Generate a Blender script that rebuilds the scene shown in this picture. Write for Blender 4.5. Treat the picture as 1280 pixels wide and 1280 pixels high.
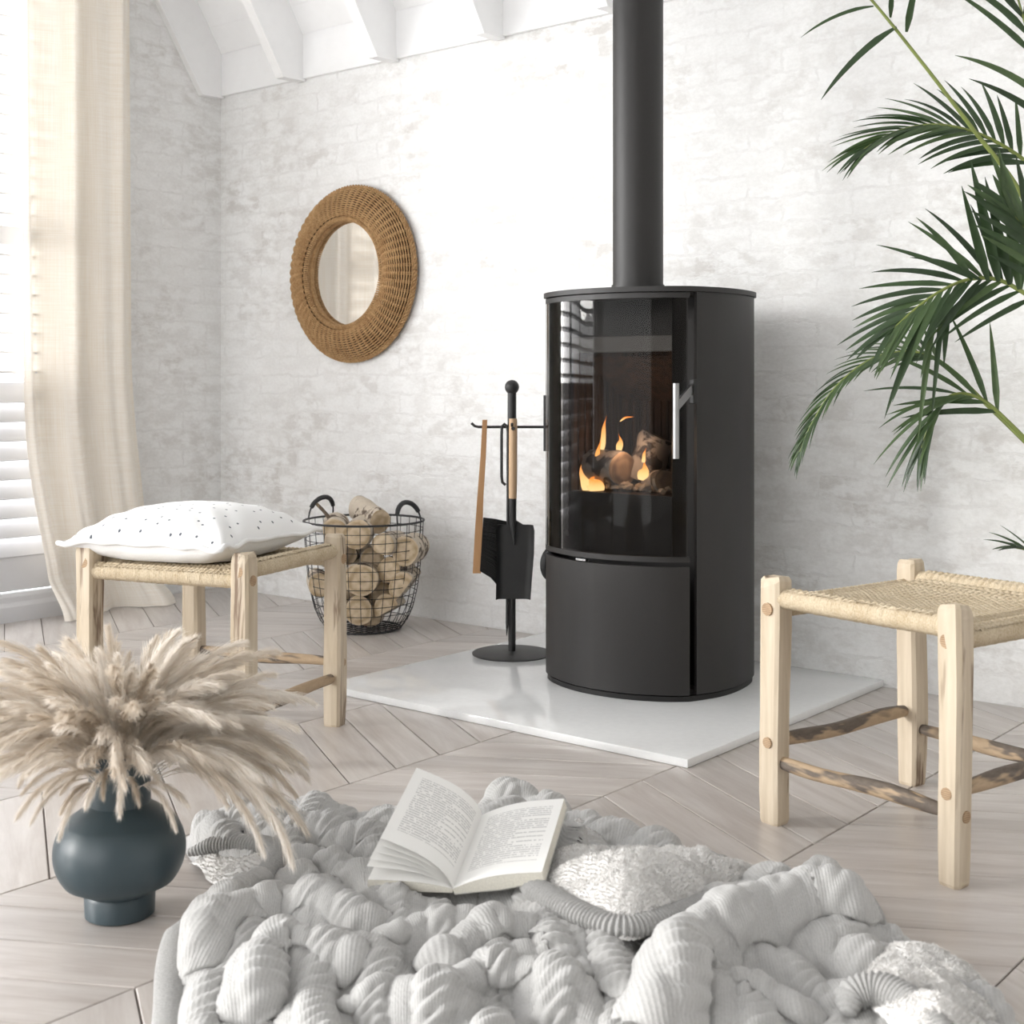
import bpy, bmesh, math, random
import numpy as np
from mathutils import Vector, Matrix, noise as mnoise
random.seed(7); rng = np.random.default_rng(7)
PI = math.pi
scene = bpy.context.scene
for o in list(bpy.data.objects): bpy.data.objects.remove(o)
COL = scene.collection

# ------------------------------------------------------------------ camera
F_PX, HOR, CAM_H = 1674.0, 481.0, 0.85           # focal length and horizon row of a 1280 frame, eye height (m)
YAW = math.atan((2010 - 640) / F_PX)
cam = bpy.data.cameras.new('camera'); cam_o = bpy.data.objects.new('camera', cam); COL.objects.link(cam_o)
cam.sensor_width = 36; cam.lens = 36 * F_PX / 1280; cam.shift_y = (HOR - 640) / 1280
cam_o.location = (0, 0, CAM_H); cam_o.rotation_euler = (PI / 2, 0, YAW)
cam.clip_start = .02; cam.dof.use_dof = True; cam.dof.focus_distance = 3.35; cam.dof.aperture_fstop = 8.0
scene.camera = cam_o
FW = Vector((-math.sin(YAW), math.cos(YAW), 0)); RT = Vector((math.cos(YAW), math.sin(YAW), 0))

# ------------------------------------------------------------------ world, lights, exposure
w = bpy.data.worlds.new('sky'); scene.world = w; w.use_nodes = True
bg = w.node_tree.nodes['Background']; bg.inputs[0].default_value = (1.0, 1.0, 1.0, 1); bg.inputs[1].default_value = 2.2
def area(name, loc, size, size_y, energy, rot, color=(1, 1, 1)):
    l = bpy.data.lights.new(name, 'AREA'); l.shape = 'RECTANGLE'; l.size = size; l.size_y = size_y; l.energy = energy; l.color = color
    o = bpy.data.objects.new(name, l); COL.objects.link(o); o.location = loc; o.rotation_euler = rot; return o
# bright overcast daylight outside the long shuttered window in the left wall
area('window_daylight', (-5.15, 1.0, 1.4), 4.4, 2.8, 165, (PI/2, 0, -PI/2), (.97, .985, 1.0))
sun = bpy.data.lights.new('low_sun', 'SUN'); sun.energy = 3.4; sun.angle = math.radians(22); sun.color = (1, .985, .96)
sun_o = bpy.data.objects.new('low_sun', sun); COL.objects.link(sun_o)
sun_o.rotation_euler = Vector((1.0, .98, -.34)).to_track_quat('-Z', 'Y').to_euler()
vs = scene.view_settings; vs.view_transform = 'Standard'; vs.look = 'None'; vs.gamma = 1; vs.use_curve_mapping = False; vs.exposure = 0.52

# ------------------------------------------------------------------ helpers
def unproj(px, py, z=0.0):
    d = FW * F_PX + RT * (px - 640) + Vector((0, 0, 1)) * (HOR - py)
    return Vector((0, 0, CAM_H)) + d * ((z - CAM_H) / d.z)
def at_y(px, py, Y):
    d = FW * F_PX + RT * (px - 640) + Vector((0, 0, 1)) * (HOR - py)
    return Vector((0, 0, CAM_H)) + d * (Y / d.y)
def at_depth(px, py, Z):
    d = FW * F_PX + RT * (px - 640) + Vector((0, 0, 1)) * (HOR - py)
    return Vector((0, 0, CAM_H)) + d * (Z / F_PX)
def project(p):
    d = Vector(p) - Vector((0, 0, CAM_H)); z = d.dot(FW)
    return (640 + F_PX * d.dot(RT) / z, HOR - F_PX * d.z / z, z)
def lin(h):
    h = h.lstrip('#'); c = [int(h[i:i+2], 16) / 255 for i in (0, 2, 4)]
    return tuple(((v + .055) / 1.055) ** 2.4 if v > .04045 else v / 12.92 for v in c) + (1,)
class MB:
    def __init__(s): s.v = []; s.f = []; s.m = []
    def add(s, vs, fs, mi=0):
        b = len(s.v); s.v += [tuple(p) for p in vs]; s.f += [tuple(i + b for i in f) for f in fs]; s.m += [mi] * len(fs); return s
    def box(s, a, b, ch=0, mi=0):
        a = list(a); b = list(b)
        if ch <= 0:
            x0, y0, z0 = a; x1, y1, z1 = b
            return s.add([(x0,y0,z0),(x1,y0,z0),(x1,y1,z0),(x0,y1,z0),(x0,y0,z1),(x1,y0,z1),(x1,y1,z1),(x0,y1,z1)],
                         [(3,2,1,0),(4,5,6,7),(0,1,5,4),(1,2,6,5),(2,3,7,6),(3,0,4,7)], mi)
        bm = bmesh.new(); bmesh.ops.create_cube(bm, size=1)
        for v in bm.verts: v.co = Vector([(a[i] + b[i]) / 2 + v.co[i] * (b[i] - a[i]) for i in range(3)])
        bmesh.ops.bevel(bm, geom=list(bm.edges), offset=ch, segments=2, affect='EDGES', profile=.5)
        s.bm(bm, mi); return s
    def bm(s, bm, mi=0):
        bm.verts.ensure_lookup_table(); bm.verts.index_update()
        s.add([v.co.copy() for v in bm.verts], [[v.index for v in f.verts] for f in bm.faces], mi); bm.free(); return s
    def tube(s, pts, r, n=10, cap=True, closed=False, mi=0, flat=1.0, up=None):
        pts = [Vector(p) for p in pts]; N = len(pts)
        rs = r if isinstance(r, (list, tuple)) else [r] * N
        t0 = (pts[1] - pts[0]).normalized()
        u = Vector(up) if up else (Vector((0, 0, 1)) if abs(t0.z) < .9 else Vector((1, 0, 0)))
        u = (u - t0 * u.dot(t0)).normalized(); vs = []; fs = []
        for i, p in enumerate(pts):
            if closed: t = (pts[(i+1) % N] - pts[i-1]).normalized()
            else: t = (pts[min(i+1, N-1)] - pts[max(i-1, 0)]).normalized()
            u = (u - t * u.dot(t)); u = u.normalized() if u.length > 1e-6 else t.orthogonal().normalized(); b = t.cross(u)
            for k in range(n):
                a = 2 * PI * k / n; vs.append(p + (u * math.cos(a) * flat + b * math.sin(a)) * rs[i])
        R_ = N if closed else N - 1
        for i in range(R_):
            j = (i + 1) % N
            for k in range(n): fs.append((i*n+k, i*n+(k+1) % n, j*n+(k+1) % n, j*n+k))
        if cap and not closed:
            fs.append(tuple(range(n-1, -1, -1))); fs.append(tuple((N-1)*n+k for k in range(n)))
        return s.add(vs, fs, mi)
    def lathe(s, prof, n=48, c=(0, 0, 0), mi=0):
        vs = []; fs = []
        for r, z in prof:
            for k in range(n):
                a = 2 * PI * k / n; vs.append((c[0] + r * math.cos(a), c[1] + r * math.sin(a), c[2] + z))
        for i in range(len(prof) - 1):
            for k in range(n): fs.append((i*n+k, i*n+(k+1) % n, (i+1)*n+(k+1) % n, (i+1)*n+k))
        if prof[0][0] > 1e-5: fs.append(tuple(range(n-1, -1, -1)))
        if prof[-1][0] > 1e-5: fs.append(tuple((len(prof)-1)*n+k for k in range(n)))
        return s.add(vs, fs, mi)
    def prism(s, poly, z0, z1, mi=0, closed=True, caps=True):
        n = len(poly); vs = [(x, y, z0) for x, y in poly] + [(x, y, z1) for x, y in poly]; fs = []
        for i in range(n if closed else n - 1): fs.append((i, (i+1) % n, n+(i+1) % n, n+i))
        if caps: fs += [tuple(range(n-1, -1, -1)), tuple(range(n, 2*n))]
        return s.add(vs, fs, mi)
    def mesh(s, name, smooth=True, angle=40):
        me = bpy.data.meshes.new(name); me.from_pydata(s.v, [], s.f); me.update()
        if len(set(s.m)) > 1: me.polygons.foreach_set('material_index', s.m)
        if smooth:
            me.polygons.foreach_set('use_smooth', [True] * len(me.polygons))
            try: me.set_sharp_from_angle(angle=math.radians(angle))
            except Exception: pass
        return me
    def build(s, name, mats, parent=None, smooth=True, loc=None, rot=None, angle=40):
        return link(name, s.mesh(name, smooth, angle), mats, parent, loc, rot)
def link(name, me, mats, parent=None, loc=None, rot=None):
    o = bpy.data.objects.new(name, me); COL.objects.link(o)
    for m in (mats if isinstance(mats, (list, tuple)) else [mats]):
        if m is not None and len(me.materials) < (len(mats) if isinstance(mats, (list, tuple)) else 1): me.materials.append(m)
    if parent: o.parent = parent
    if loc is not None: o.location = loc
    if rot is not None: o.rotation_euler = rot
    return o
def tag(o, label=None, cat=None, group=None, kind=None):
    if label: o['label'] = label
    if cat: o['category'] = cat
    if group: o['group'] = group
    if kind: o['kind'] = kind
    return o
def thing(name, label, cat, loc=(0, 0, 0), rotz=0, group=None):
    o = bpy.data.objects.new(name, None); COL.objects.link(o); o.location = loc; o.rotation_euler = (0, 0, rotz); o.empty_display_size = .05
    return tag(o, label, cat, group)
def copy_tree(o, parent=None):
    c = o.copy(); COL.objects.link(c); c.parent = parent
    for ch in o.children: copy_tree(ch, c)
    return c
def smoothstep(a, b, x):
    t = np.clip((x - a) / (b - a), 0, 1); return t * t * (3 - 2 * t)
def catmull(pts, n):
    pts = [Vector(p) for p in pts]; P = [pts[0]*2 - pts[1]] + pts + [pts[-1]*2 - pts[-2]]; out = []
    for i in range(1, len(P) - 2):
        for k in range(n):
            t = k / n; a, b, c, d = P[i-1], P[i], P[i+1], P[i+2]
            out.append(.5 * ((2*b) + (c - a)*t + (2*a - 5*b + 4*c - d)*t*t + (3*b - a - 3*c + d)*t**3))
    out.append(pts[-1].copy()); return out

# ------------------------------------------------------------------ materials
class NT:
    def __init__(s, name):
        s.m = bpy.data.materials.new(name); s.m.use_nodes = True; s.t = s.m.node_tree; s.N = s.t.nodes
        s.p = s.N['Principled BSDF']; s.out = s.N['Material Output']
    def n(s, typ, **kw):
        x = s.N.new(typ)
        for k, v in kw.items():
            if k.startswith('i_'):
                key = k[2:]; key = int(key) if key.isdigit() else key.replace('_', ' ')
                if isinstance(v, bpy.types.NodeSocket): s.t.links.new(v, x.inputs[key])
                else: x.inputs[key].default_value = v
            else: setattr(x, k, v)
        return x
    def l(s, a, b): s.t.links.new(a, b)
    def ramp(s, fac, stops):
        r = s.n('ShaderNodeValToRGB'); s.l(fac, r.inputs[0]); e = r.color_ramp.elements
        while len(e) < len(stops): e.new(.5)
        for i, (p, c) in enumerate(stops): e[i].position = p; e[i].color = c
        return r.outputs[0]
    def mix(s, fac, a, b, typ='MIX'):
        x = s.n('ShaderNodeMixRGB', blend_type=typ)
        for i, v in enumerate((fac, a, b)):
            if isinstance(v, bpy.types.NodeSocket): s.l(v, x.inputs[i])
            else: x.inputs[i].default_value = v
        return x.outputs[0]
    def math(s, op, a, b=0.0):
        x = s.n('ShaderNodeMath', operation=op)
        for i, v in enumerate((a, b)):
            if isinstance(v, bpy.types.NodeSocket): s.l(v, x.inputs[i])
            else: x.inputs[i].default_value = v
        return x.outputs[0]
    def coord(s, which='Object', scale=(1, 1, 1), loc=(0, 0, 0), rot=(0, 0, 0), vec=None):
        m = s.n('ShaderNodeMapping'); m.inputs['Scale'].default_value = scale; m.inputs['Location'].default_value = loc; m.inputs['Rotation'].default_value = rot
        s.l(vec if vec is not None else s.n('ShaderNodeTexCoord').outputs[which], m.inputs[0]); return m.outputs[0]
    def noise(s, vec, scale, detail=4, rough=.5, dist=0):
        x = s.n('ShaderNodeTexNoise'); s.l(vec, x.inputs['Vector'])
        x.inputs['Scale'].default_value = scale; x.inputs['Detail'].default_value = detail; x.inputs['Roughness'].default_value = rough; x.inputs['Distortion'].default_value = dist
        return x.outputs[0]
    def bump(s, h, strength=.3, dist=.01, normal=None):
        b = s.n('ShaderNodeBump'); b.inputs['Strength'].default_value = strength; b.inputs['Distance'].default_value = dist; s.l(h, b.inputs['Height'])
        if normal is not None: s.l(normal, b.inputs['Normal'])
        return b.outputs[0]
    def set(s, **kw):
        for k, v in kw.items():
            inp = s.p.inputs[k.replace('_', ' ')]
            if isinstance(v, bpy.types.NodeSocket): s.l(v, inp)
            else: inp.default_value = v
        return s
def simple(name, color, rough=.5, metal=0, var=.08, scale=20, bump=0, bscale=60, bdist=.002, spec=.5):
    t = NT(name); c = lin(color); v = t.coord()
    n = t.noise(v, scale, 5); lo = tuple(x * (1 - var) for x in c[:3]) + (1,); hi = tuple(min(1, x * (1 + var)) for x in c[:3]) + (1,)
    t.set(Base_Color=t.ramp(n, [(.3, lo), (.7, hi)]), Roughness=rough, Metallic=metal)
    t.p.inputs['Specular IOR Level'].default_value = spec
    if bump: t.l(t.bump(t.noise(v, bscale, 4), bump, bdist), t.p.inputs['Normal'])
    return t.m
M = {}
M['paint'] = simple('white_paint', '#fafafa', .45, var=.02)
M['shutter'] = simple('shutter_paint', '#d6d6d8', .4, var=.01)
M['hearth'] = simple('white_quartz', '#eeefef', .07, var=.02, scale=60)
M['steel'] = simple('stove_paint', '#242221', .5, var=.08, scale=300, bump=.05, bscale=900)
M['steel_dark'] = simple('dark_steel', '#151414', .55, var=.1)
M['iron'] = simple('black_iron', '#2c2c2c', .5, var=.1, bump=.05, bscale=500)
M['wire'] = simple('wire_black', '#232326', .5)
M['chrome'] = simple('brushed_steel', '#9c9c9c', .34, 1.0, var=.03)
M['black_leather'] = simple('handle_wrap', '#2a2a2c', .65, bump=.3, bscale=200)
M['bristle'] = simple('bristle_black', '#1d1c1c', .8)
M['grout'] = simple('grout', '#7d746e', .8)
M['vase'] = simple('vase_glaze', '#36444a', .38, var=.06, scale=8, bump=.04, bscale=200)
M['paper'] = simple('paper', '#f8f7f5', .7, var=.015)
M['page_edge'] = simple('page_edges', '#e4e0d4', .8, var=.08, scale=400)
M['cover'] = simple('book_cover', '#e8e6e0', .5)

def wall_mat():
    t = NT('whitewashed_brick_paper'); co = t.n('ShaderNodeTexCoord').outputs['Object']
    sx = t.n('ShaderNodeSeparateXYZ'); t.l(co, sx.inputs[0])
    cx = t.n('ShaderNodeCombineXYZ'); t.l(t.math('ADD', sx.outputs[0], sx.outputs[1]), cx.inputs[0]); t.l(sx.outputs[2], cx.inputs[1]); P = cx.outputs[0]
    def warp(scale, amt, src, det=3):
        n0 = t.n('ShaderNodeTexNoise'); t.l(src, n0.inputs['Vector']); n0.inputs['Scale'].default_value = scale; n0.inputs['Detail'].default_value = det
        sb = t.n('ShaderNodeVectorMath', operation='SUBTRACT'); t.l(n0.outputs['Color'], sb.inputs[0]); sb.inputs[1].default_value = (.5, .5, .5)
        wv = t.n('ShaderNodeVectorMath', operation='MULTIPLY_ADD'); t.l(sb.outputs[0], wv.inputs[0]); wv.inputs[1].default_value = amt; t.l(src, wv.inputs[2]); return wv.outputs[0]
    W1 = warp(9, (.05, .030, 0), P, 6); W2 = warp(40, (.03, .02, 0), W1, 4)
    def brick(vec, w_, h_, off, m):
        br = t.n('ShaderNodeTexBrick'); t.l(vec, br.inputs['Vector']); br.inputs['Scale'].default_value = 1; br.inputs['Brick Width'].default_value = w_; br.inputs['Row Height'].default_value = h_; br.inputs['Mortar Size'].default_value = m
        br.inputs['Mortar Smooth'].default_value = .5; br.inputs['Bias'].default_value = off; br.inputs['Color1'].default_value = (0, 0, 0, 1); br.inputs['Color2'].default_value = (1, 1, 1, 1); br.inputs['Mortar'].default_value = (.15, .15, .15, 1); return br
    b1 = brick(W2, .225, .074, -.15, .006); b2 = brick(W2, .12, .074, -.3, .004)
    n1 = t.noise(t.coord(scale=(1, 1.7, 1), vec=P), 11, 8, .65); n2 = t.noise(P, 1.6, 3, .5); n3 = t.noise(t.coord(scale=(1, 1.4, 1), vec=P), 70, 6, .7)
    blot = t.ramp(n1, [(.44, (0, 0, 0, 1)), (.58, (1, 1, 1, 1))]); reg = t.ramp(n2, [(.36, (.25, .25, .25, 1)), (.64, (1, 1, 1, 1))])
    bb = t.math('MULTIPLY', t.math('ADD', t.math('MULTIPLY', b1.outputs['Color'], .75), t.math('MULTIPLY', b2.outputs['Color'], .45)), blot)
    fac = t.math('MULTIPLY', t.math('ADD', bb, t.math('MULTIPLY', blot, .22)), reg)
    c = t.mix(fac, lin('#f4f4f3'), lin('#d5d2ce'))
    line = t.math('MULTIPLY', b1.outputs['Fac'], t.ramp(n1, [(.42, (1, 1, 1, 1)), (.56, (0, 0, 0, 1))]))
    c = t.mix(t.math('MULTIPLY', line, .15), c, lin('#a9a39c'))
    c = t.mix(1.0, c, t.ramp(n3, [(.36, (.95, .95, .947, 1)), (.62, (1.02, 1.02, 1.02, 1))]), 'MULTIPLY')
    t.set(Base_Color=c, Roughness=.8)
    h = t.math('ADD', t.math('MULTIPLY', bb, -.6), t.math('MULTIPLY', line, -.35)); h = t.math('ADD', h, t.math('ADD', t.math('MULTIPLY', n3, .4), t.math('MULTIPLY', n1, .5)))
    t.l(t.bump(h, .5, .006), t.p.inputs['Normal']); return t.m
M['wall'] = wall_mat()

def wood(name, light, dark, rough=.55, along=(1, 14, 14), scale=2.2, uv=False, rnd=.12, bump=.12, streak=.5):
    t = NT(name)
    oi = t.n('ShaderNodeObjectInfo'); g = t.n('ShaderNodeNewGeometry')
    r = t.math('FRACT', t.math('ADD', oi.outputs['Random'], g.outputs['Random Per Island']))
    off = t.n('ShaderNodeCombineXYZ'); t.l(t.math('MULTIPLY', r, 37.0), off.inputs[0]); t.l(t.math('MULTIPLY', r, 13.0), off.inputs[1])
    va = t.n('ShaderNodeVectorMath', operation='ADD'); t.l(t.n('ShaderNodeTexCoord').outputs['UV' if uv else 'Object'], va.inputs[0]); t.l(off.outputs[0], va.inputs[1])
    v = t.coord(scale=along, vec=va.outputs[0])
    a = t.noise(v, scale, 6, .6, .6); b = t.noise(v, scale * 6, 4, .6)
    c = t.ramp(t.math('ADD', t.math('MULTIPLY', a, 1 - .35 * streak), t.math('MULTIPLY', b, .35 * streak)), [(.28, lin(dark)), (.68, lin(light))])
    k = t.ramp(r, [(0, (1 - rnd, 1 - rnd, 1 - rnd, 1)), (1, (1, 1, 1, 1))])
    t.set(Base_Color=t.mix(1.0, c, k, 'MULTIPLY'), Roughness=rough)
    t.l(t.bump(b, bump, .003), t.p.inputs['Normal']); return t.m
M['plank'] = wood('floor_plank', '#dad4cf', '#b9afa8', .30, along=(1, 9, 1), scale=3.0, uv=True, rnd=.16, bump=.08)
M['pale_wood'] = wood('pale_stool_wood', '#e0d2bd', '#c2ad92', .6, along=(9, 9, 1), scale=3.0, rnd=.06, bump=.2)
M['tool_wood'] = wood('ash_handle', '#dcbd9a', '#bd9870', .5, along=(16, 16, 1), scale=3.0, rnd=.05)
M['brush_wood'] = wood('brush_wood', '#c69a6d', '#a97c50', .5, along=(16, 16, 1), scale=3.0, rnd=.05)

def leg_mat():
    t = NT('hewn_leg_wood'); v = t.coord(scale=(12, 12, 1)); a = t.noise(v, 3, 6, .6, .5); v2 = t.coord(scale=(26, 26, 2.6))
    oi = t.n('ShaderNodeObjectInfo'); off = t.n('ShaderNodeCombineXYZ'); t.l(t.math('MULTIPLY', oi.outputs['Random'], 50.0), off.inputs[2])
    va = t.n('ShaderNodeVectorMath', operation='ADD'); t.l(v2, va.inputs[0]); t.l(off.outputs[0], va.inputs[1])
    k = t.noise(va.outputs[0], 1.0, 4, .6, .4)
    c = t.ramp(a, [(.3, lin('#b9a88f')), (.68, lin('#d6c8b3'))])
    c = t.mix(t.ramp(k, [(.60, (0, 0, 0, 1)), (.66, (1, 1, 1, 1))]), c, lin('#85705d'))
    t.set(Base_Color=c, Roughness=.6); t.l(t.bump(a, .25, .003), t.p.inputs['Normal']); return t.m
M['leg'] = leg_mat()
def bark_mat(name, bark, bare, thr=.5, along=(18, 18, 5), edge=.03):
    t = NT(name); oi = t.n('ShaderNodeObjectInfo'); off = t.n('ShaderNodeCombineXYZ'); t.l(t.math('MULTIPLY', oi.outputs['Random'], 50.0), off.inputs[2])
    va = t.n('ShaderNodeVectorMath', operation='ADD'); t.l(t.coord(scale=along), va.inputs[0]); t.l(off.outputs[0], va.inputs[1])
    k = t.noise(va.outputs[0], 1.3, 3, .55, .3); f = t.noise(t.coord(scale=(1, 1, .4)), 120, 5, .7)
    c1 = t.ramp(f, [(.3, tuple(x * .62 for x in lin(bark)[:3]) + (1,)), (.7, lin(bark))]); c2 = t.ramp(f, [(.3, tuple(x * .85 for x in lin(bare)[:3]) + (1,)), (.7, lin(bare))])
    fac = t.ramp(k, [(thr - edge, (0, 0, 0, 1)), (thr + edge, (1, 1, 1, 1))])
    t.set(Base_Color=t.mix(fac, c1, c2), Roughness=.75)
    t.l(t.bump(t.math('SUBTRACT', f, t.math('MULTIPLY', fac, .8)), .5, .003), t.p.inputs['Normal']); return t.m
M['stretcher'] = bark_mat('half_peeled_branch', '#756a60', '#bda588', .50)
M['birch'] = bark_mat('birch_bark', '#66574a', '#cfc2b0', .42, along=(14, 14, 22))
M['fire_bark'] = bark_mat('fire_log_bark', '#453a33', '#a3968a', .45, along=(12, 12, 16))
def cut_mat(name, a, b, sc=30):
    t = NT(name); v = t.coord(); x = t.n('ShaderNodeTexWave', wave_type='RINGS', rings_direction='SPHERICAL'); t.l(v, x.inputs['Vector']); x.inputs['Scale'].default_value = sc; x.inputs['Distortion'].default_value = 3; x.inputs['Detail'].default_value = 3
    n = t.noise(v, 40, 5); t.set(Base_Color=t.ramp(t.math('ADD', t.math('MULTIPLY', x.outputs[1], .3), t.math('MULTIPLY', n, .7)), [(.3, lin(b)), (.7, lin(a))]), Roughness=.75)
    t.l(t.bump(n, .3, .003), t.p.inputs['Normal']); return t.m
M['cut'] = cut_mat('cut_log_end', '#d8c5a8', '#ae9674')
M['peg'] = cut_mat('peg_end', '#bfa383', '#8d7257', 90)
def rope_mat(name, a, b, sc=260):
    t = NT(name); v = t.coord(); n = t.noise(v, sc, 4, .7); n2 = t.noise(v, 25, 3)
    t.set(Base_Color=t.ramp(t.math('ADD', t.math('MULTIPLY', n, .7), t.math('MULTIPLY', n2, .3)), [(.32, lin(b)), (.66, lin(a))]), Roughness=.85)
    t.l(t.bump(n, .6, .002), t.p.inputs['Normal']); return t.m
M['rope'] = rope_mat('seagrass_rope', '#d8cab1', '#b09b7b')
M['wicker'] = rope_mat('wicker', '#c6a274', '#8f683f', 120)
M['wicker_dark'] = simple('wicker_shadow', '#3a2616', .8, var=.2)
def mirror_mat():
    t = NT('mirror_glass'); n = t.noise(t.coord(), 3, 2); t.set(Base_Color=t.ramp(n, [(0, (.9, .9, .9, 1)), (1, (.93, .93, .93, 1))]), Metallic=1.0, Roughness=.015); return t.m
M['mirror'] = mirror_mat()
def linen():
    t = NT('linen'); co = t.n('ShaderNodeTexCoord').outputs['UV']
    a = t.noise(t.coord(scale=(3, 260, 1), vec=co), 1.2, 4, .7); b = t.noise(t.coord(scale=(260, 3, 1), vec=co), 1.2, 4, .7)
    k = t.math('ADD', t.math('MULTIPLY', a, .5), t.math('MULTIPLY', b, .5))
    c = t.ramp(k, [(.36, lin('#ece1d0')), (.62, lin('#fcf8f1'))])
    t.set(Base_Color=c, Roughness=.85); t.l(t.bump(k, .25, .002), t.p.inputs['Normal'])
    tr = t.n('ShaderNodeBsdfTranslucent'); t.l(c, tr.inputs[0]); mx = t.n('ShaderNodeMixShader'); mx.inputs[0].default_value = .13
    t.l(t.p.outputs[0], mx.inputs[1]); t.l(tr.outputs[0], mx.inputs[2]); t.l(mx.outputs[0], t.out.inputs[0]); return t.m
M['linen'] = linen()
def fabric(name, a, b, sc=400, bump=.3, bd=.002):
    t = NT(name); v = t.coord(); n = t.noise(v, sc, 4, .7); t.set(Base_Color=t.ramp(n, [(.3, lin(b)), (.7, lin(a))]), Roughness=.95)
    t.p.inputs['Sheen Weight'].default_value = .3; t.l(t.bump(n, bump, bd), t.p.inputs['Normal']); return t.m
M['cushion'] = fabric('white_cotton', '#f6f6f5', '#ececea')
M['dot'] = simple('grey_dot', '#4b4f58', .9)
M['sherpa'] = fabric('sherpa_fleece', '#f6f5f3', '#e6e3df', 160, .5, .004)
def knit():
    t = NT('grey_knit'); uv = t.n('ShaderNodeTexCoord').outputs['UV']
    x = t.n('ShaderNodeTexWave', wave_type='BANDS', bands_direction='X', wave_profile='SIN'); t.l(uv, x.inputs['Vector']); x.inputs['Scale'].default_value = 92; x.inputs['Distortion'].default_value = .6; x.inputs['Detail'].default_value = 2; x.inputs['Detail Scale'].default_value = 3
    y = t.n('ShaderNodeTexWave', wave_type='BANDS', bands_direction='Y', wave_profile='SIN'); t.l(uv, y.inputs['Vector']); y.inputs['Scale'].default_value = 80; y.inputs['Distortion'].default_value = 1.5
    n = t.noise(t.coord(), 350, 4, .7)
    h = t.math('ADD', t.math('MULTIPLY', x.outputs[1], .6), t.math('ADD', t.math('MULTIPLY', y.outputs[1], .08), t.math('MULTIPLY', n, .5)))
    t.set(Base_Color=t.mix(t.math('MULTIPLY', x.outputs[1], .35), t.ramp(n, [(.3, lin('#a6a5a3')), (.7, lin('#bdbcba'))]), lin('#c6c5c3')), Roughness=.95); t.p.inputs['Sheen Weight'].default_value = .35
    t.l(t.bump(h, .34, .0026), t.p.inputs['Normal']); return t.m
M['knit'] = knit(); M['knit_rib'] = fabric('grey_ribbing', '#bdbcba', '#a09f9d', 420, .6, .003)
def plume_mat():
    t = NT('dried_plume'); oi = t.n('ShaderNodeObjectInfo'); n = t.noise(t.coord(), 45, 3)
    c = t.ramp(t.math('ADD', t.math('MULTIPLY', oi.outputs['Random'], .4), t.math('MULTIPLY', n, .6)), [(.2, lin('#dccfbd')), (.75, lin('#fffaf3'))])
    t.set(Base_Color=c, Roughness=.9)
    tr = t.n('ShaderNodeBsdfTranslucent'); t.l(c, tr.inputs[0]); mx = t.n('ShaderNodeMixShader'); mx.inputs[0].default_value = .35
    t.l(t.p.outputs[0], mx.inputs[1]); t.l(tr.outputs[0], mx.inputs[2]); t.l(mx.outputs[0], t.out.inputs[0]); return t.m
M['plume'] = plume_mat()
def leaf_mat():
    t = NT('palm_leaf'); oi = t.n('ShaderNodeObjectInfo'); n = t.noise(t.coord(), 30, 3)
    c = t.ramp(t.math('ADD', t.math('MULTIPLY', oi.outputs['Random'], .6), t.math('MULTIPLY', n, .4)), [(.15, lin('#2a3a25')), (.55, lin('#3b5131')), (.9, lin('#5b7046'))])
    t.set(Base_Color=c, Roughness=.38)
    tr = t.n('ShaderNodeBsdfTranslucent'); t.l(c, tr.inputs[0]); mx = t.n('ShaderNodeMixShader'); mx.inputs[0].default_value = .25
    t.l(t.p.outputs[0], mx.inputs[1]); t.l(tr.outputs[0], mx.inputs[2]); t.l(mx.outputs[0], t.out.inputs[0]); return t.m
M['leaf'] = leaf_mat(); M['rachis'] = simple('palm_stem', '#76823f', .5, var=.2)
M['pot'] = simple('clay_pot', '#d9d5cf', .7, bump=.2)
def glass_mat():
    t = NT('stove_glass'); gl = t.n('ShaderNodeBsdfGlossy'); gl.inputs['Roughness'].default_value = .02; gl.inputs[0].default_value = (1, 1, 1, 1)
    tr = t.n('ShaderNodeBsdfTransparent'); n = t.noise(t.coord(), 4, 2); t.l(t.ramp(n, [(0, (.62, .61, .60, 1)), (1, (.68, .67, .66, 1))]), tr.inputs[0])
    fr = t.n('ShaderNodeFresnel'); fr.inputs[0].default_value = 1.18; mx = t.n('ShaderNodeMixShader'); t.l(fr.outputs[0], mx.inputs[0]); t.l(tr.outputs[0], mx.inputs[1]); t.l(gl.outputs[0], mx.inputs[2])
    t.l(mx.outputs[0], t.out.inputs[0]); return t.m
M['glass'] = glass_mat()
def flame_mat():
    t = NT('flame'); g = t.n('ShaderNodeTexCoord').outputs['Generated']; sz = t.n('ShaderNodeSeparateXYZ'); t.l(g, sz.inputs[0])
    e = t.n('ShaderNodeEmission'); t.l(t.ramp(sz.outputs[2], [(0, (1, .66, .30, 1)), (.3, (1, .62, .24, 1)), (.75, (1, .33, .06, 1)), (1, (.7, .16, .02, 1))]), e.inputs[0]); e.inputs[1].default_value = 2.1
    tr = t.n('ShaderNodeBsdfTransparent'); lw = t.n('ShaderNodeLayerWeight'); lw.inputs[0].default_value = .35
    mx = t.n('ShaderNodeMixShader'); t.l(t.ramp(lw.outputs[1], [(.2, (.08, .08, .08, 1)), (.9, (.9, .9, .9, 1))]), mx.inputs[0]); t.l(e.outputs[0], mx.inputs[1]); t.l(tr.outputs[0], mx.inputs[2]); t.l(mx.outputs[0], t.out.inputs[0]); return t.m
M['flame'] = flame_mat()
def lining_mat():
    t = NT('firebox_lining'); v = t.coord(scale=(1, 1, .05)); n = t.noise(v, 60, 3); t.set(Base_Color=t.ramp(n, [(.3, lin('#2b211b')), (.7, lin('#5a4435'))]), Roughness=.9); return t.m
M['lining'] = lining_mat()
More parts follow.
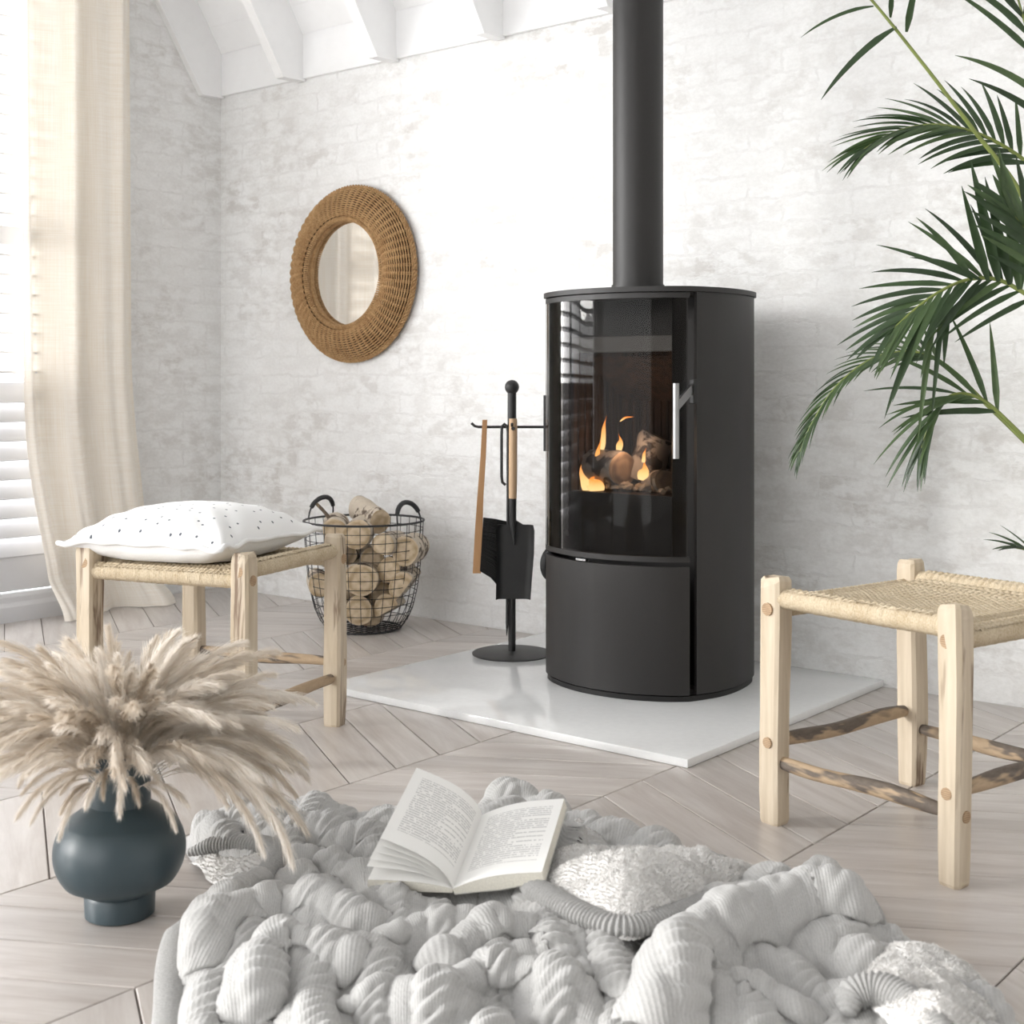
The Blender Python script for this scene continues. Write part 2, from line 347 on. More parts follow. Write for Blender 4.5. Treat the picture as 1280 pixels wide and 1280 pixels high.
M['ash'] = simple('ash_chunks', '#a8947e', .95, var=.3, scale=60, bump=.5)
def text_mat():
    t = NT('printed_page'); uv = t.n('ShaderNodeTexCoord').outputs['UV']; s = t.n('ShaderNodeSeparateXYZ'); t.l(uv, s.inputs[0])
    u, v = s.outputs[0], s.outputs[1]
    row = t.math('MULTIPLY', v, 34.0); inrow = t.math('LESS_THAN', t.math('ABSOLUTE', t.math('SUBTRACT', t.math('FRACT', row), .5)), .24)
    rid = t.math('FLOOR', row); cv = t.n('ShaderNodeCombineXYZ'); t.l(t.math('MULTIPLY', u, 34.0), cv.inputs[0]); t.l(t.math('MULTIPLY', rid, 7.3), cv.inputs[1])
    wn = t.noise(cv.outputs[0], 1.0, 2, .6); word = t.math('GREATER_THAN', wn, .43)
    wl = t.n('ShaderNodeTexWhiteNoise', noise_dimensions='1D'); t.l(rid, wl.inputs['W'])
    rmax = t.math('SUBTRACT', .9, t.math('MULTIPLY', t.math('GREATER_THAN', wl.outputs[0], .72), t.math('MULTIPLY', wl.outputs[0], .42)))
    m = t.math('MULTIPLY', t.math('GREATER_THAN', u, .12), t.math('LESS_THAN', u, rmax)); m = t.math('MULTIPLY', m, t.math('MULTIPLY', t.math('GREATER_THAN', v, .16), t.math('LESS_THAN', v, .9)))
    k = t.math('MULTIPLY', t.math('MULTIPLY', m, inrow), word)
    t.set(Base_Color=t.mix(t.math('MULTIPLY', k, .40), lin('#f4f3f0'), lin('#4a4a4c')), Roughness=.75); return t.m
M['text'] = text_mat()
# ================================================================== THE SETTING
WY, WX = 3.58, -4.51                              # back wall and left wall planes
def struct(o): o['kind'] = 'structure'; return o
struct(MB().box((WX - .12, WY, -.06), (2.2, WY + .12, 2.6)).build('wall_back', M['wall'], smooth=False))
EY0, EY1, EZ0, EZ1 = -.8, 2.86, .10, 2.42        # window opening in the left wall
wl = MB()
wl.box((WX - .12, EY1, -.06), (WX, WY, 6.3)); wl.box((WX - .12, EY0, EZ1), (WX, EY1, 6.3)); wl.box((WX - .12, EY0, -.06), (WX, EY1, EZ0)); wl.box((WX - .12, -1.6, -.06), (WX, EY0, 6.3))
struct(wl.build('wall_left', M['wall'], smooth=False))
struct(MB().box((2.2, -1.6, -.06), (2.32, WY + .12, 6.3)).build('wall_right_light_block', M['wall'], smooth=False))  # unseen wall, added so an open side does not brighten the right
struct(MB().box((-.3, -1.72, -.06), (2.2, -1.6, 2.3)).add([(-.3, -1.6, 2.3), (2.32, -1.6, 2.3), (2.32, -1.72, 2.3), (-.3, -1.72, 2.3)], [(0, 1, 2, 3)]).build('wall_front_light_block', M['wall'], smooth=False))  # unseen part wall, added to block sky light from behind on the right
struct(MB().add([(WX - .12, -1.72, 2.25), (2.32, -1.72, 2.25), (2.32, 1.0, 6.3), (WX - .12, 1.0, 6.3), (WX - .12, -1.72, 2.35), (2.32, -1.72, 2.35), (2.32, 1.0, 6.4), (WX - .12, 1.0, 6.4)], [(0,1,2,3),(7,6,5,4),(0,4,5,1),(1,5,6,2),(2,6,7,3),(3,7,4,0)]).build('ceiling_front_light_block', M['paint'], smooth=False))  # unseen roof slope, added to keep out sky light from above
# ---- floor: grout bed and every chevron plank in view
floor = struct(MB().box((WX, -1.6, -.06), (2.2, WY, -.0035)).build('floor', M['grout'], smooth=False))
SP, PITCH, RISE = .4685, .1422, .2705
def plank_mesh(sgn):
    # from seam (0,0) to seam (SP, sgn*RISE), PITCH deep along y
    gx, gy = .0016, .0018; mb = MB(); k = sgn * RISE / SP; c = .0012
    def ring(d, z): return [(gx + d, gy + d + k * gx, z), (SP - gx - d, gy + d + k * (SP - gx), z), (SP - gx - d, PITCH - gy - d + k * (SP - gx), z), (gx + d, PITCH - gy - d + k * gx, z)]
    mb.add(ring(0, -.012) + ring(0, -c) + ring(c, 0), [(0,1,5,4),(1,2,6,5),(2,3,7,6),(3,0,4,7),(4,5,9,8),(5,6,10,9),(6,7,11,10),(7,4,8,11),(8,9,10,11)])
    return mb
def plank_uv(me, sgn, cols=None):
    uv = me.uv_layers.new(name='UVMap'); a = math.atan2(sgn * RISE, SP); ca, sa = math.cos(a), math.sin(a)
    for lp in me.loops:
        p = me.vertices[lp.vertex_index].co; uv.data[lp.index].uv = (p.x * ca + p.y * sa, -p.x * sa + p.y * ca)
base_mesh = {}
for sgn in (-1, 1):
    me = plank_mesh(sgn).mesh('plank', smooth=False); plank_uv(me, sgn); me.materials.append(M['plank']); base_mesh[sgn] = me
cands = []
for k in range(-6, 9):
    x0 = -2.076 + k * SP; sgn = 1 if k % 2 == 0 else -1
    for j in range(-12, 26):
        y0 = 1.991 + j * PITCH + (0 if k % 2 == 0 else RISE)
        ys = [y0, y0 + sgn * RISE, y0 + PITCH, y0 + PITCH + sgn * RISE]
        if x0 + SP < WX or max(ys) < -.6 or min(ys) > WY or x0 > 1.9: continue
        clip = x0 < WX or max(ys) > WY - .001
        c = (x0 + SP / 2, y0 + (PITCH + sgn * RISE) / 2, 0)
        px, py, z = project(c)
        best = -1
        for (qx, qy) in ((x0, ys[0]), (x0 + SP, ys[1]), (x0, ys[2]), (x0 + SP, ys[3]), c[:2]):
            a, b, z_ = project((qx, qy, 0))
            if z_ > .2 and -10 < a < 1290 and b < 1290: best = max(best, 1 / (z_ * z_))
        cands.append((best, clip, x0, y0, sgn))
cands.sort(key=lambda q: -q[0])
rest = MB(); rest_uv = []; count = 0
def clipped(mbs, x0, y0):
    bm = bmesh.new(); vs = [bm.verts.new((p[0] + x0, p[1] + y0, p[2])) for p in mbs.v]
    for f in mbs.f: bm.faces.new([vs[i] for i in f])
    for co, no in (((0, WY - .001, 0), (0, 1, 0)), ((WX + .001, 0, 0), (-1, 0, 0))):
        g = list(bm.verts) + list(bm.edges) + list(bm.faces); bmesh.ops.bisect_plane(bm, geom=g, plane_co=co, plane_no=no, clear_outer=True)
    return bm
for best, clip, x0, y0, sgn in cands:
    show = best > 0 and count < 296
    if clip:
        bm = clipped(plank_mesh(sgn), x0, y0)
        if not bm.faces: bm.free(); continue
        if show:
            me = bpy.data.meshes.new('plank'); bmesh.ops.translate(bm, verts=bm.verts, vec=(-x0, -y0, 0)); bm.to_mesh(me); bm.free(); plank_uv(me, sgn)
            link('plank', me, M['plank'], floor, (x0, y0, 0)); count += 1
        else:
            bm.verts.index_update(); rest.add([v.co.copy() for v in bm.verts], [[v.index for v in f.verts] for f in bm.faces]); rest_uv += [sgn] * len(bm.faces); bm.free()
    elif show:
        o = bpy.data.objects.new('plank', base_mesh[sgn]); COL.objects.link(o); o.parent = floor; o.location = (x0, y0, 0); count += 1
    else:
        p = plank_mesh(sgn); rest.add([(a + x0, b + y0, c) for a, b, c in p.v], p.f); rest_uv += [sgn] * len(p.f)
me = rest.mesh('floor_planks', smooth=False); uv = me.uv_layers.new(name='UVMap')
for pi, pol in enumerate(me.polygons):
    a = math.atan2(rest_uv[pi] * RISE, SP); ca, sa = math.cos(a), math.sin(a)
    for li in pol.loop_indices:
        p = me.vertices[me.loops[li].vertex_index].co; uv.data[li].uv = (p.x * ca + p.y * sa, -p.x * sa + p.y * ca)
tag(link('floor_planks', me, M['plank'], floor), kind='stuff')

# ---- ceiling: sloping boards, rafters, eaves board
SL = 1.55
def cz(y): return 2.232 + (3.56 - y) * SL
ceil = struct(MB().add([(WX - .12, 3.60, cz(3.60) + .03), (2.3, 3.60, cz(3.60) + .03), (2.3, 1.0, cz(1.0) + .03), (WX - .12, 1.0, cz(1.0) + .03),
                        (WX - .12, 3.60, cz(3.60) + .10), (2.3, 3.60, cz(3.60) + .10), (2.3, 1.0, cz(1.0) + .10), (WX - .12, 1.0, cz(1.0) + .10)],
                       [(0,1,2,3),(7,6,5,4),(0,4,5,1),(1,5,6,2),(2,6,7,3),(3,7,4,0)]).build('ceiling', M['paint'], smooth=False))
BWY = .0625
yb = 3.56
while yb > 1.1:
    y1 = yb - BWY + .0012
    MB().add([(WX, yb, cz(yb)), (2.2, yb, cz(yb)), (2.2, y1, cz(y1)), (WX, y1, cz(y1)), (WX, yb, cz(yb) + .034), (2.2, yb, cz(yb) + .034), (2.2, y1, cz(y1) + .034), (WX, y1, cz(y1) + .034)],
             [(0,1,2,3),(7,6,5,4),(0,4,5,1),(1,5,6,2),(2,6,7,3),(3,7,4,0)]).build('board', M['paint'], ceil, smooth=False)
    yb -= BWY
struct(MB().box((WX, 3.562, 2.057), (2.2, WY, 2.245), .002).build('trim_1', M['paint'], smooth=False))
for xr, wd in [(-4.482, .028)] + [(-3.98 + i * .512, .045) for i in range(12)]:
    poly = [(3.575, 2.048), (3.464, 2.046), (1.05, 2.046 + (3.464 - 1.05) * 1.56), (1.05, cz(1.05) + .01), (3.562, cz(3.562) + .005)]
    vs = [(xr - wd, y, z) for y, z in poly] + [(xr, y, z) for y, z in poly]; n = 5
    MB().add(vs, [(0,1,2,3,4), (9,8,7,6,5)] + [(i, i + 5, (i + 1) % 5 + 5, (i + 1) % 5) for i in range(5)]).build('rafter', M['paint'], ceil, smooth=False)
# ---- shuttered window in the left wall
win = bpy.data.objects.new('window_1', None); COL.objects.link(win); struct(win); win.location = (WX, 2.4, .10)
SX = -4.46
def wpart(name, a, b, ch=.003): return MB().box([a[0] - WX, a[1] - 2.4, a[2] - .1], [b[0] - WX, b[1] - 2.4, b[2] - .1], ch).build(name, M['shutter'], win, smooth=False)
wpart('outer_frame', (SX - .04, 2.85, .10), (SX + .03, 2.86, 2.42))
LW = .84
def louvre_mesh():
    mb = MB(); n = 12; pr = []
    for k in range(n):
        pass
    pr = [(.040, -.0045), (.040, .0045), (.034, .0055), (.012, .0062), (-.012, .0062), (-.034, .0055), (-.040, .0045), (-.040, -.0045), (-.034, -.0055), (-.012, -.0062), (.012, -.0062), (.034, -.0055)]
    L = LW - .004
    vs = [(x, -L / 2, z) for x, z in pr] + [(x, L / 2, z) for x, z in pr]
    fs = [(k, k + n, (k + 1) % n + n, (k + 1) % n) for k in range(n)] + [tuple(range(n)), tuple(range(2 * n - 1, n - 1, -1))]
    me = mb.add(vs, fs).mesh('louvre'); me.materials.append(M['shutter']); return me
lm = louvre_mesh()
zs = [1.03 - .0695 * k for k in range(-4, 12)] + [1.457 + .0703 * k for k in range(13)]
for PY0 in (1.96, 1.02, .08):  # second and third panels out of frame, added to dim the stove glass reflection
    PY1 = PY0 + LW
    wpart('stile', (SX - .015, PY1, .10), (SX + .015, PY1 + .05, 2.42)); wpart('stile', (SX - .015, PY0 - .05, .10), (SX + .015, PY0, 2.42))
    wpart('bottom_rail', (SX - .012, PY0, .106), (SX + .012, PY1, .235)); wpart('middle_rail', (SX - .012, PY0, 1.352), (SX + .012, PY1, 1.421)); wpart('top_rail', (SX - .012, PY0, 2.36), (SX + .012, PY1, 2.42))
    for z in zs:
        if not .245 < z < 2.35 or 1.345 < z < 1.43: continue
        o = bpy.data.objects.new('louvre', lm); COL.objects.link(o); o.parent = win; o.location = (SX - WX, (PY0 + PY1) / 2 - 2.4, z - .1)
        o.rotation_euler = (0, math.radians(-8) if z > .86 else math.radians(62), 0)
# low threshold under the window
th = MB(); prof = [(WX - .0, 0), (-4.415, 0), (-4.415, .055), (-4.425, .07), (-4.425, .088), (-4.435, .10), (WX, .105)]
vs = [(x, -1.0, z) for x, z in prof] + [(x, 2.845, z) for x, z in prof]; n = len(prof)
struct(th.add(vs, [(k, (k + 1) % n, (k + 1) % n + n, k + n) for k in range(n)] + [tuple(range(n - 1, -1, -1)), tuple(range(n, 2 * n))]).build('baseboard_left', M['shutter'], smooth=False))

# ---- linen curtain
def curtain():
    nu, nv = 150, 110; vs = []; uvs = []
    for j in range(nv + 1):
        z = 2.62 * (1 - (j / nv)) ** 1.15
        lowr = float(smoothstep(1.0, 0.0, z)); pool = float(smoothstep(.16, 0, z))
        for i in range(nu + 1):
            s = i / nu
            y0 = 2.575 + .105 * lowr ** 2; y1 = 3.055 + .02 * (1 - z / 2.6) + .075 * lowr
            y = y0 + (y1 - y0) * s
            ph = 2 * PI * (2.7 * s + .15 * math.sin(3 * s + z * .5)) + .6 * math.sin(z * .8)
            amp = .042 * (1 - .25 * lowr) * (.55 + .45 * math.sin(PI * min(1, s * 1.3 + .1)))
            x = -4.37 + amp * math.sin(ph) + .012 * math.sin(2 * ph + 1.3 + z)
            y += .012 * math.cos(ph)
            if pool > 0:
                x += pool * (.05 + .045 * math.sin(7 * s + 1)); y += pool * .05 * s
            zz = max(.004 + .02 * pool * (1 + math.sin(19 * s)) * (1 - pool) , z)
            vs.append((x, y, zz)); uvs.append((s * .9, z))
    fs = [(j*(nu+1)+i, j*(nu+1)+i+1, (j+1)*(nu+1)+i+1, (j+1)*(nu+1)+i) for j in range(nv) for i in range(nu)]
    me = MB().add(vs, fs).mesh('curtain', angle=180); uv = me.uv_layers.new(name='UVMap')
    for lp in me.loops: uv.data[lp.index].uv = uvs[lp.vertex_index]
    o = link('curtain', me, M['linen']); return tag(o, 'long cream linen curtain hanging beside the shuttered window, pooling on the floor', 'curtain')
curtain()
# ---- hearth slab
tag(MB().box((-2.757, 2.541, 0.0005), (-1.577, WY - .002, .0205), .0025).build('hearth_slab', M['hearth']), 'glossy white stone hearth slab lying on the chevron floor under the stove', 'hearth')
# ================================================================== STOVE
SXC, HZ = -2.095, .0205
st = thing('wood_stove', 'black cylindrical wood-burning stove with curved glass door and tall flue pipe', 'stove', (SXC, 3.1, HZ))
half = [(0, 2.905), (.06, 2.910), (.12, 2.926), (.165, 2.946), (.2, 2.967), (.232, 2.995), (.245, 3.016), (.262, 3.06), (.273, 3.10), (.278, 3.15), (.275, 3.21), (.262, 3.28), (.240, 3.34), (.205, 3.375), (.15, 3.39), (0, 3.395)]
hp = catmull([(x, y, 0) for x, y in half], 6); hp = [(p.x, p.y - 3.1) for p in hp]
def arc(x0, x1, n, off=0.0):
    out = []
    fx = [p[0] for p in hp if p[1] < -.02]; fy = [p[1] for p in hp if p[1] < -.02]
    for i in range(n + 1):
        x = x0 + (x1 - x0) * i / n; y = float(np.interp(abs(x), fx, fy)); e = 1e-3
        dy = (float(np.interp(abs(x + e), fx, fy)) - float(np.interp(abs(x - e), fx, fy))) / (2 * e)
        nn = Vector((dy, -1)).normalized(); out.append((x + nn.x * off, y + nn.y * off))
    return out
def outline(off=0.0):
    full = hp[:-1] + [(-x, y) for x, y in reversed(hp[1:])]; N = len(full); out = []
    for i in range(N):
        t = Vector(full[(i + 1) % N]) - Vector(full[i - 1]); nn = Vector((t.y, -t.x)).normalized(); out.append((full[i][0] + nn.x * off, full[i][1] + nn.y * off))
    return out
def ribbon(mb, pts_out, pts_in, z0, z1):
    n = len(pts_out); vs = [(x, y, z0) for x, y in pts_out] + [(x, y, z0) for x, y in pts_in] + [(x, y, z1) for x, y in pts_out] + [(x, y, z1) for x, y in pts_in]; fs = []
    for i in range(n - 1):
        fs += [(i, i+1, 2*n+i+1, 2*n+i), (n+i+1, n+i, 3*n+i, 3*n+i+1), (2*n+i, 2*n+i+1, 3*n+i+1, 3*n+i), (i+1, i, n+i, n+i+1)]
    fs += [(0, 2*n, 3*n, n), (n-1, 2*n-1, 4*n-1, 3*n-1)]
    mb.add(vs, fs); return mb
Z = lambda z: z - HZ
MB().prism(outline(-.005), 0, Z(.034)).build('plinth', M['steel_dark'], st, angle=30)
body = MB()
side = [p for p in hp if p[1] >= -.083 and p[0] > 0] ; side_full = side + [(-x, y) for x, y in reversed(side)]
inn = []
for i, p in enumerate(side_full):
    t = Vector(side_full[min(i+1, len(side_full)-1)]) - Vector(side_full[max(i-1, 0)]); nn = Vector((t.y, -t.x)).normalized(); inn.append((p[0] - nn.x * .012, p[1] - nn.y * .012))
ribbon(body, side_full, inn, Z(.038), Z(1.094)); body.build('body_shell', M['steel'], st, angle=30)
MB().prism(outline(-.02), Z(.035), Z(.05)).build('base_plate', M['steel_dark'], st)
MB().prism(outline(.006), Z(1.0945), Z(1.108)).prism(outline(-.014), Z(1.085), Z(1.0946)).build('top_plate', M['steel'], st, angle=30)
lw = MB(); ribbon(lw, arc(-.246, .238, 60, 0), arc(-.246, .238, 60, -.014), Z(.038), Z(.374)); lw.build('log_store_door', M['steel'], st, angle=30)
def mk(mb, name, mat, par, **k): return mb.build(name, mat, par, **k)
fr = MB(); ribbon(fr, arc(-.246, .238, 60, .001), arc(-.246, .238, 60, -.020), Z(.386), Z(.400)); ribbon(fr, arc(-.246, .238, 60, .001), arc(-.246, .238, 60, -.020), Z(1.078), Z(1.091))
ribbon(fr, arc(-.246, -.232, 3, -.004), arc(-.246, -.232, 3, -.020), Z(.400), Z(1.078)); ribbon(fr, arc(.205, .236, 8, -.006), arc(.205, .236, 8, -.020), Z(.400), Z(1.078))
dr = mk(fr, 'fire_door', M['steel'], st, angle=30)
gl = MB(); ribbon(gl, arc(-.240, .232, 80, .001), arc(-.240, .232, 80, -.003), Z(.4005), Z(1.0775)); mk(gl, 'door_glass', M['glass'], dr, angle=30)
# firebox: front plate with an opening, lining, ribs, baffle
FX0, FX1, FZ0, FZ1, FYF, FYB = -.195, .190, .548, .985, -.035, .235
fp = MB()
fp.box((-.255, FYF, Z(.05)), (FX0, FYF + .012, Z(1.085))); fp.box((FX1, FYF, Z(.05)), (.255, FYF + .012, Z(1.085))); fp.box((FX0, FYF, Z(.05)), (FX1, FYF + .012, Z(FZ0))); fp.box((FX0, FYF, Z(FZ1)), (FX1, FYF + .012, Z(1.085)))
fp.build('firebox_front', M['steel_dark'], st, smooth=False)
fb = MB(); fb.box((FX0 - .012, FYF + .012, Z(FZ0) - .02), (FX1 + .012, FYB, Z(FZ0))); fb.box((FX0 - .012, FYF + .012, Z(FZ0)), (FX0, FYB, Z(1.07))); fb.box((FX1, FYF + .012, Z(FZ0)), (FX1 + .012, FYB, Z(1.07))); fb.box((FX0, FYB, Z(FZ0)), (FX1, FYB + .012, Z(1.07)))
fb.build('firebox_lining', M['lining'], st, smooth=False)
for k in range(15):
    x = FX0 + .014 + k * .0258; MB().box((x, FYB - .007, Z(FZ0)), (x + .015, FYB, Z(1.02)), .002).build('lining_rib', M['lining'], st, smooth=False)
for k in range(7):
    y = FYF + .03 + k * .033; MB().box((FX0, y, Z(FZ0)), (FX0 + .006, y + .018, Z(1.02)), .002).build('lining_rib', M['lining'], st, smooth=False)
bf = MB(); bf.add([(FX0, FYF + .05, Z(.93)), (FX1, FYF + .05, Z(.93)), (FX1, FYB, Z(.80)), (FX0, FYB, Z(.80)), (FX0, FYF + .05, Z(.945)), (FX1, FYF + .05, Z(.945)), (FX1, FYB, Z(.815)), (FX0, FYB, Z(.815))], [(3,2,1,0),(4,5,6,7),(0,1,5,4),(1,2,6,5),(2,3,7,6),(3,0,4,7)])
bf.build('baffle', M['lining'], st, smooth=False)
MB().box((FX0 + .005, FYF - .006, Z(.940)), (FX1 - .005, FYF + .006, Z(.985)), .002).build('baffle_reflection', simple('baffle_reflection', '#6a6865', .45), st, smooth=False)  # pale grey bar standing in for light reflected at the baffle
# beaded strip down the hinge side, standing in for the shutter gaps' reflection
sl = MB(); pts = []
for k in range(160): pts.append((-.203, -.048, Z(.42) + k * .0041))
sl.tube(pts, [.006 + .0018 * math.sin(k * 1.05) for k in range(160)], 8); sl.build('bead_reflection', simple('bead_reflection_grey', '#55565a', .8), dr)
# handle and levers
hx, hy = .258, -.196
MB().tube([(hx, hy, Z(.662)), (hx, hy, Z(.854))], .0085, 16).build('door_handle', M['chrome'], st)
sb = MB(); a0, a1 = Vector((hx + .002, hy, Z(.795))), Vector((.243, -.088, Z(.845)))
d = (a1 - a0).normalized(); u = Vector((0, 0, 1)) - d * d.z; u.normalize(); s_ = d.cross(u)
vs = []
for p in (a0, a1):
    for q in ((-.003, -.012), (.003, -.012), (.003, .012), (-.003, .012)): vs.append(p + s_ * q[0] + u * q[1])
sb.add(vs, [(3,2,1,0),(4,5,6,7),(0,1,5,4),(1,2,6,5),(2,3,7,6),(3,0,4,7)]).build('handle_bracket', M['chrome'], st, smooth=False)
MB().box((.236, -.099, Z(.80)), (.252, -.079, Z(.865)), .003).build('latch', M['steel_dark'], st, smooth=False)
MB().box((-.055, -.203, Z(.3775)), (-.022, -.19, Z(.3835)), .001).build('air_lever', M['chrome'], st, smooth=False)
MB().tube([(-.262, -.07, Z(.66)), (-.262, -.07, Z(.82))], .005, 8).build('hinge', M['steel_dark'], st)
dc = MB(); dc.lathe([(0, 0), (.048, 0), (.05, .004), (.05, .016), (.046, .02), (0, .02)], 32)
dco = dc.build('air_inlet_cover', M['steel_dark'], st, loc=(-.272, -.01, Z(.33)), rot=(0, -PI / 2, 0))
# flue
MB().lathe([(.0, 0), (.084, 0), (.084, .006), (.074, .009), (.0735, .02), (.0, .02)], 48, (0, .015, Z(1.108))).build('flue_collar', M['steel'], st)
MB().lathe([(.0702, 0), (.0702, 2.1)], 48, (0, .015, Z(1.11))).build('flue_pipe', M['steel'], st)
# ---- logs burning inside
def log_thing(name, label, cat, c, axis, L, r, bark, cut, roll=0, split=False, group=None, sq=1.0):
    t = thing(name, label, cat, c, 0, group); ax = Vector(axis).normalized(); q = ax.to_track_quat('Z', 'Y'); q = q @ Matrix.Rotation(roll, 3, 'Z').to_quaternion(); t.rotation_mode = 'QUATERNION'; t.rotation_quaternion = q
    n = 22; ph = random.random() * 6; prof = []
    for k in range(n):
        a = 2 * PI * k / n; rr = r * (1 + .05 * math.sin(2 * a + ph) + .035 * math.sin(3 * a + 2 * ph)); x, y = rr * math.cos(a), rr * math.sin(a) * sq
        if split and y < -.15 * r: y = -.15 * r + .08 * (y + .15 * r)
        prof.append((x, y))
    m = 9; vs = []; fs = []
    for i in range(m + 1):
        z = -L / 2 + L * i / m; b = 1 + .03 * math.sin(i * 1.7 + ph); ed = .97 if i in (0, m) else 1
        for x, y in prof: vs.append((x * b * ed + .004 * math.sin(i * .9 + ph), y * b * ed, z))
    for i in range(m):
        for k in range(n): fs.append((i*n+k, i*n+(k+1) % n, (i+1)*n+(k+1) % n, (i+1)*n+k))
    MB().add(vs, fs).build('bark', bark, t, angle=50)
    for sg in (-1, 1):
        i = 0 if sg < 0 else m; ring = [Vector(vs[i*n+k]) for k in range(n)]; cc = sum(ring, Vector()) / n
        pv = [cc + Vector((0, 0, sg * .001))] + [cc + (p - cc) * .55 + Vector((0, 0, sg * .0015)) for p in ring] + [cc + (p - cc) * .97 + Vector((0, 0, sg * .0005)) for p in ring] + [p for p in ring]
        ff = []
        for k in range(n):
            k2 = (k + 1) % n; tri = (0, 1 + k, 1 + k2); q1 = (1 + k, 1 + n + k, 1 + n + k2, 1 + k2); q2 = (1 + n + k, 1 + 2*n + k, 1 + 2*n + k2, 1 + n + k2)
            ff += [tri, q1, q2] if sg > 0 else [tri[::-1], q1[::-1], q2[::-1]]
        MB().add(pv, ff).build('cut_end', cut, t, angle=60)
    return t
fcut = cut_mat('fire_log_end', '#a58a70', '#75604e')
def fpos(px, py, Y): return at_y(px, py, Y)
toc = Vector((.633, -.774, 0))                     # from the fire towards the room corner the stove is seen from
log_thing('burning_log', 'round burning log with pale cut end in the middle of the fire', 'log', fpos(777, 586, 3.13) - (toc * .8 + RT * .6) * .068, tuple(toc * .8 + RT * .6), .15, .052, M['fire_bark'], fcut, group='logs in the fire')
log_thing('burning_log', 'tall grey log leaning upright at the right of the fire', 'log', fpos(812, 573, 3.215), (.30, .18, .80), .135, .05, M['fire_bark'], fcut, 1.2, True, group='logs in the fire')
log_thing('burning_log', 'curved log half hidden at the lower right of the fire', 'log', fpos(826, 604, 3.13) - toc * .05, (toc.x + .45, toc.y, .1), .12, .034, M['fire_bark'], fcut, .4, group='logs in the fire')
log_thing('burning_log', 'small dark log lying behind the round log in the fire', 'log', Vector((-2.16, 3.26, .575)), (1, .15, .05), .14, .028, M['fire_bark'], fcut, .4, group='logs in the fire')
am = MB()
for k in range(46):
    x, y = random.uniform(-.10, .15), random.uniform(.0, .06); r = random.uniform(.006, .015); bm = bmesh.new(); bmesh.ops.create_icosphere(bm, subdivisions=1, radius=r)
    for v in bm.verts: v.co = Vector((v.co.x * 1.5, v.co.y, v.co.z * .8)) * random.uniform(.75, 1.2) + Vector((SXC + x, 3.1 + y, FZ0 + r * .8 + random.uniform(0, .008)))
    am.bm(bm)
tag(am.build('ash_bed', M['ash'], smooth=False), 'pale crumbled ash and embers on the floor of the fire', 'ash', kind='stuff')
# ---- flames: tapered, licking bodies standing over the logs
def flame(px, py, ptop, wpx, Y, lean, label, seed):
    b = at_y(px, py, Y); t = at_y(px + lean, ptop, Y + .01); H = t - b; n = 10; m = 14; vs = []; s = wpx * b.dot(FW) / F_PX * .5
    rr = random.Random(seed); p1, p2 = rr.uniform(0, 6), rr.uniform(3, 5); rad = []
    pts = []
    for i in range(m + 1):
        u = i / m; sway = .35 * s * math.sin(p2 * u * 1.6 + p1) * u
        pts.append(b + H * u + RT * sway); rad.append(max(.0004, s * (math.sin(PI * min(1, u * .85 + .14)) ** .9) * (1 - u) ** .85 * 1.25 * (1 + .14 * math.sin(9 * u + p1))))
    mb = MB(); mb.tube(pts, rad, n, up=(FW.x, FW.y, 0), flat=.55)
    tag(mb.build('flame', M['flame'], angle=180), label, 'flame', 'flames in the stove')
flame(734, 614, 570, 15, 3.10, -9, 'tall narrow orange flame at the left edge of the fire', 1)
flame(744, 614, 594, 24, 3.09, -2, 'low wide yellow flame at the lower left of the fire', 2)
flame(745, 600, 545, 11, 3.11, 5, 'long twisting flame curling in front of the round log', 3)
flame(752, 562, 520, 9, 3.13, 6, 'high thin flame above the twisting flame', 4)
flame(774, 566, 542, 10, 3.18, 1, 'short pointed flame on top of the round log', 5)
flame(801, 600, 575, 15, 3.12, 8, 'bright leaf shaped flame beside the leaning log', 6)
flame(804, 578, 560, 6, 3.12, 3, 'thin flame licking up the leaning log', 7)
b = at_y(775, 527, 3.2); c_ = at_y(792, 521, 3.2)
tag(MB().tube(catmull([b, b.lerp(c_, .4) + Vector((0, 0, .006)), c_], 5), [.0012, .003, .004, .0045, .005, .005, .0045, .004, .003, .002, .0006], 8, flat=.6).build('flame', M['flame']), 'small detached orange flame floating high above the logs', 'flame', 'flames in the stove')
fl = bpy.data.lights.new('fire_glow', 'POINT'); fl.energy = .5; fl.color = (1, .70, .48); fl.shadow_soft_size = .03
flo = bpy.data.objects.new('fire_glow', fl); COL.objects.link(flo); flo.location = (-2.13, 3.10, .68)

# ================================================================== FIRE TOOLS
TX, TY = -2.615, 3.195
ts = thing('tool_stand', 'black metal fire tool stand with round base and ball finial beside the stove', 'tool stand', (TX, TY, HZ))
MB().lathe([(0, 0), (.122, 0), (.123, .003), (.118, .006), (.03, .009), (.014, .010), (0, .0102)], 64).build('base', M['iron'], ts)
MB().tube([(0, 0, .009), (0, 0, .79)], .0115, 16).build('pole', M['iron'], ts)
bl = MB(); bl.lathe([(.0005, -.0225), (.009, -.0205), (.016, -.016), (.0205, -.009), (.0225, 0), (.0205, .009), (.016, .016), (.009, .0205), (.0005, .0225)], 28, (0, 0, Z(.843))); bl.build('ball_finial', M['iron'], ts)
MB().tube([(0, 0, .70), (0, 0, Z(.825))], .0135, 16).build('sleeve', M['iron'], ts)
r2 = Vector((RT.x, RT.y, 0)); f2 = Vector((FW.x, FW.y, 0)); az = Z(.720)
def hookarm(d, L): MB().tube([Vector((0, 0, az)), d * (L - .012) + Vector((0, 0, az)), d * L + Vector((0, 0, az + .003)), d * (L + .01) + Vector((0, 0, az + .012))], .0042, 10).build('hook_arm', M['iron'], ts)
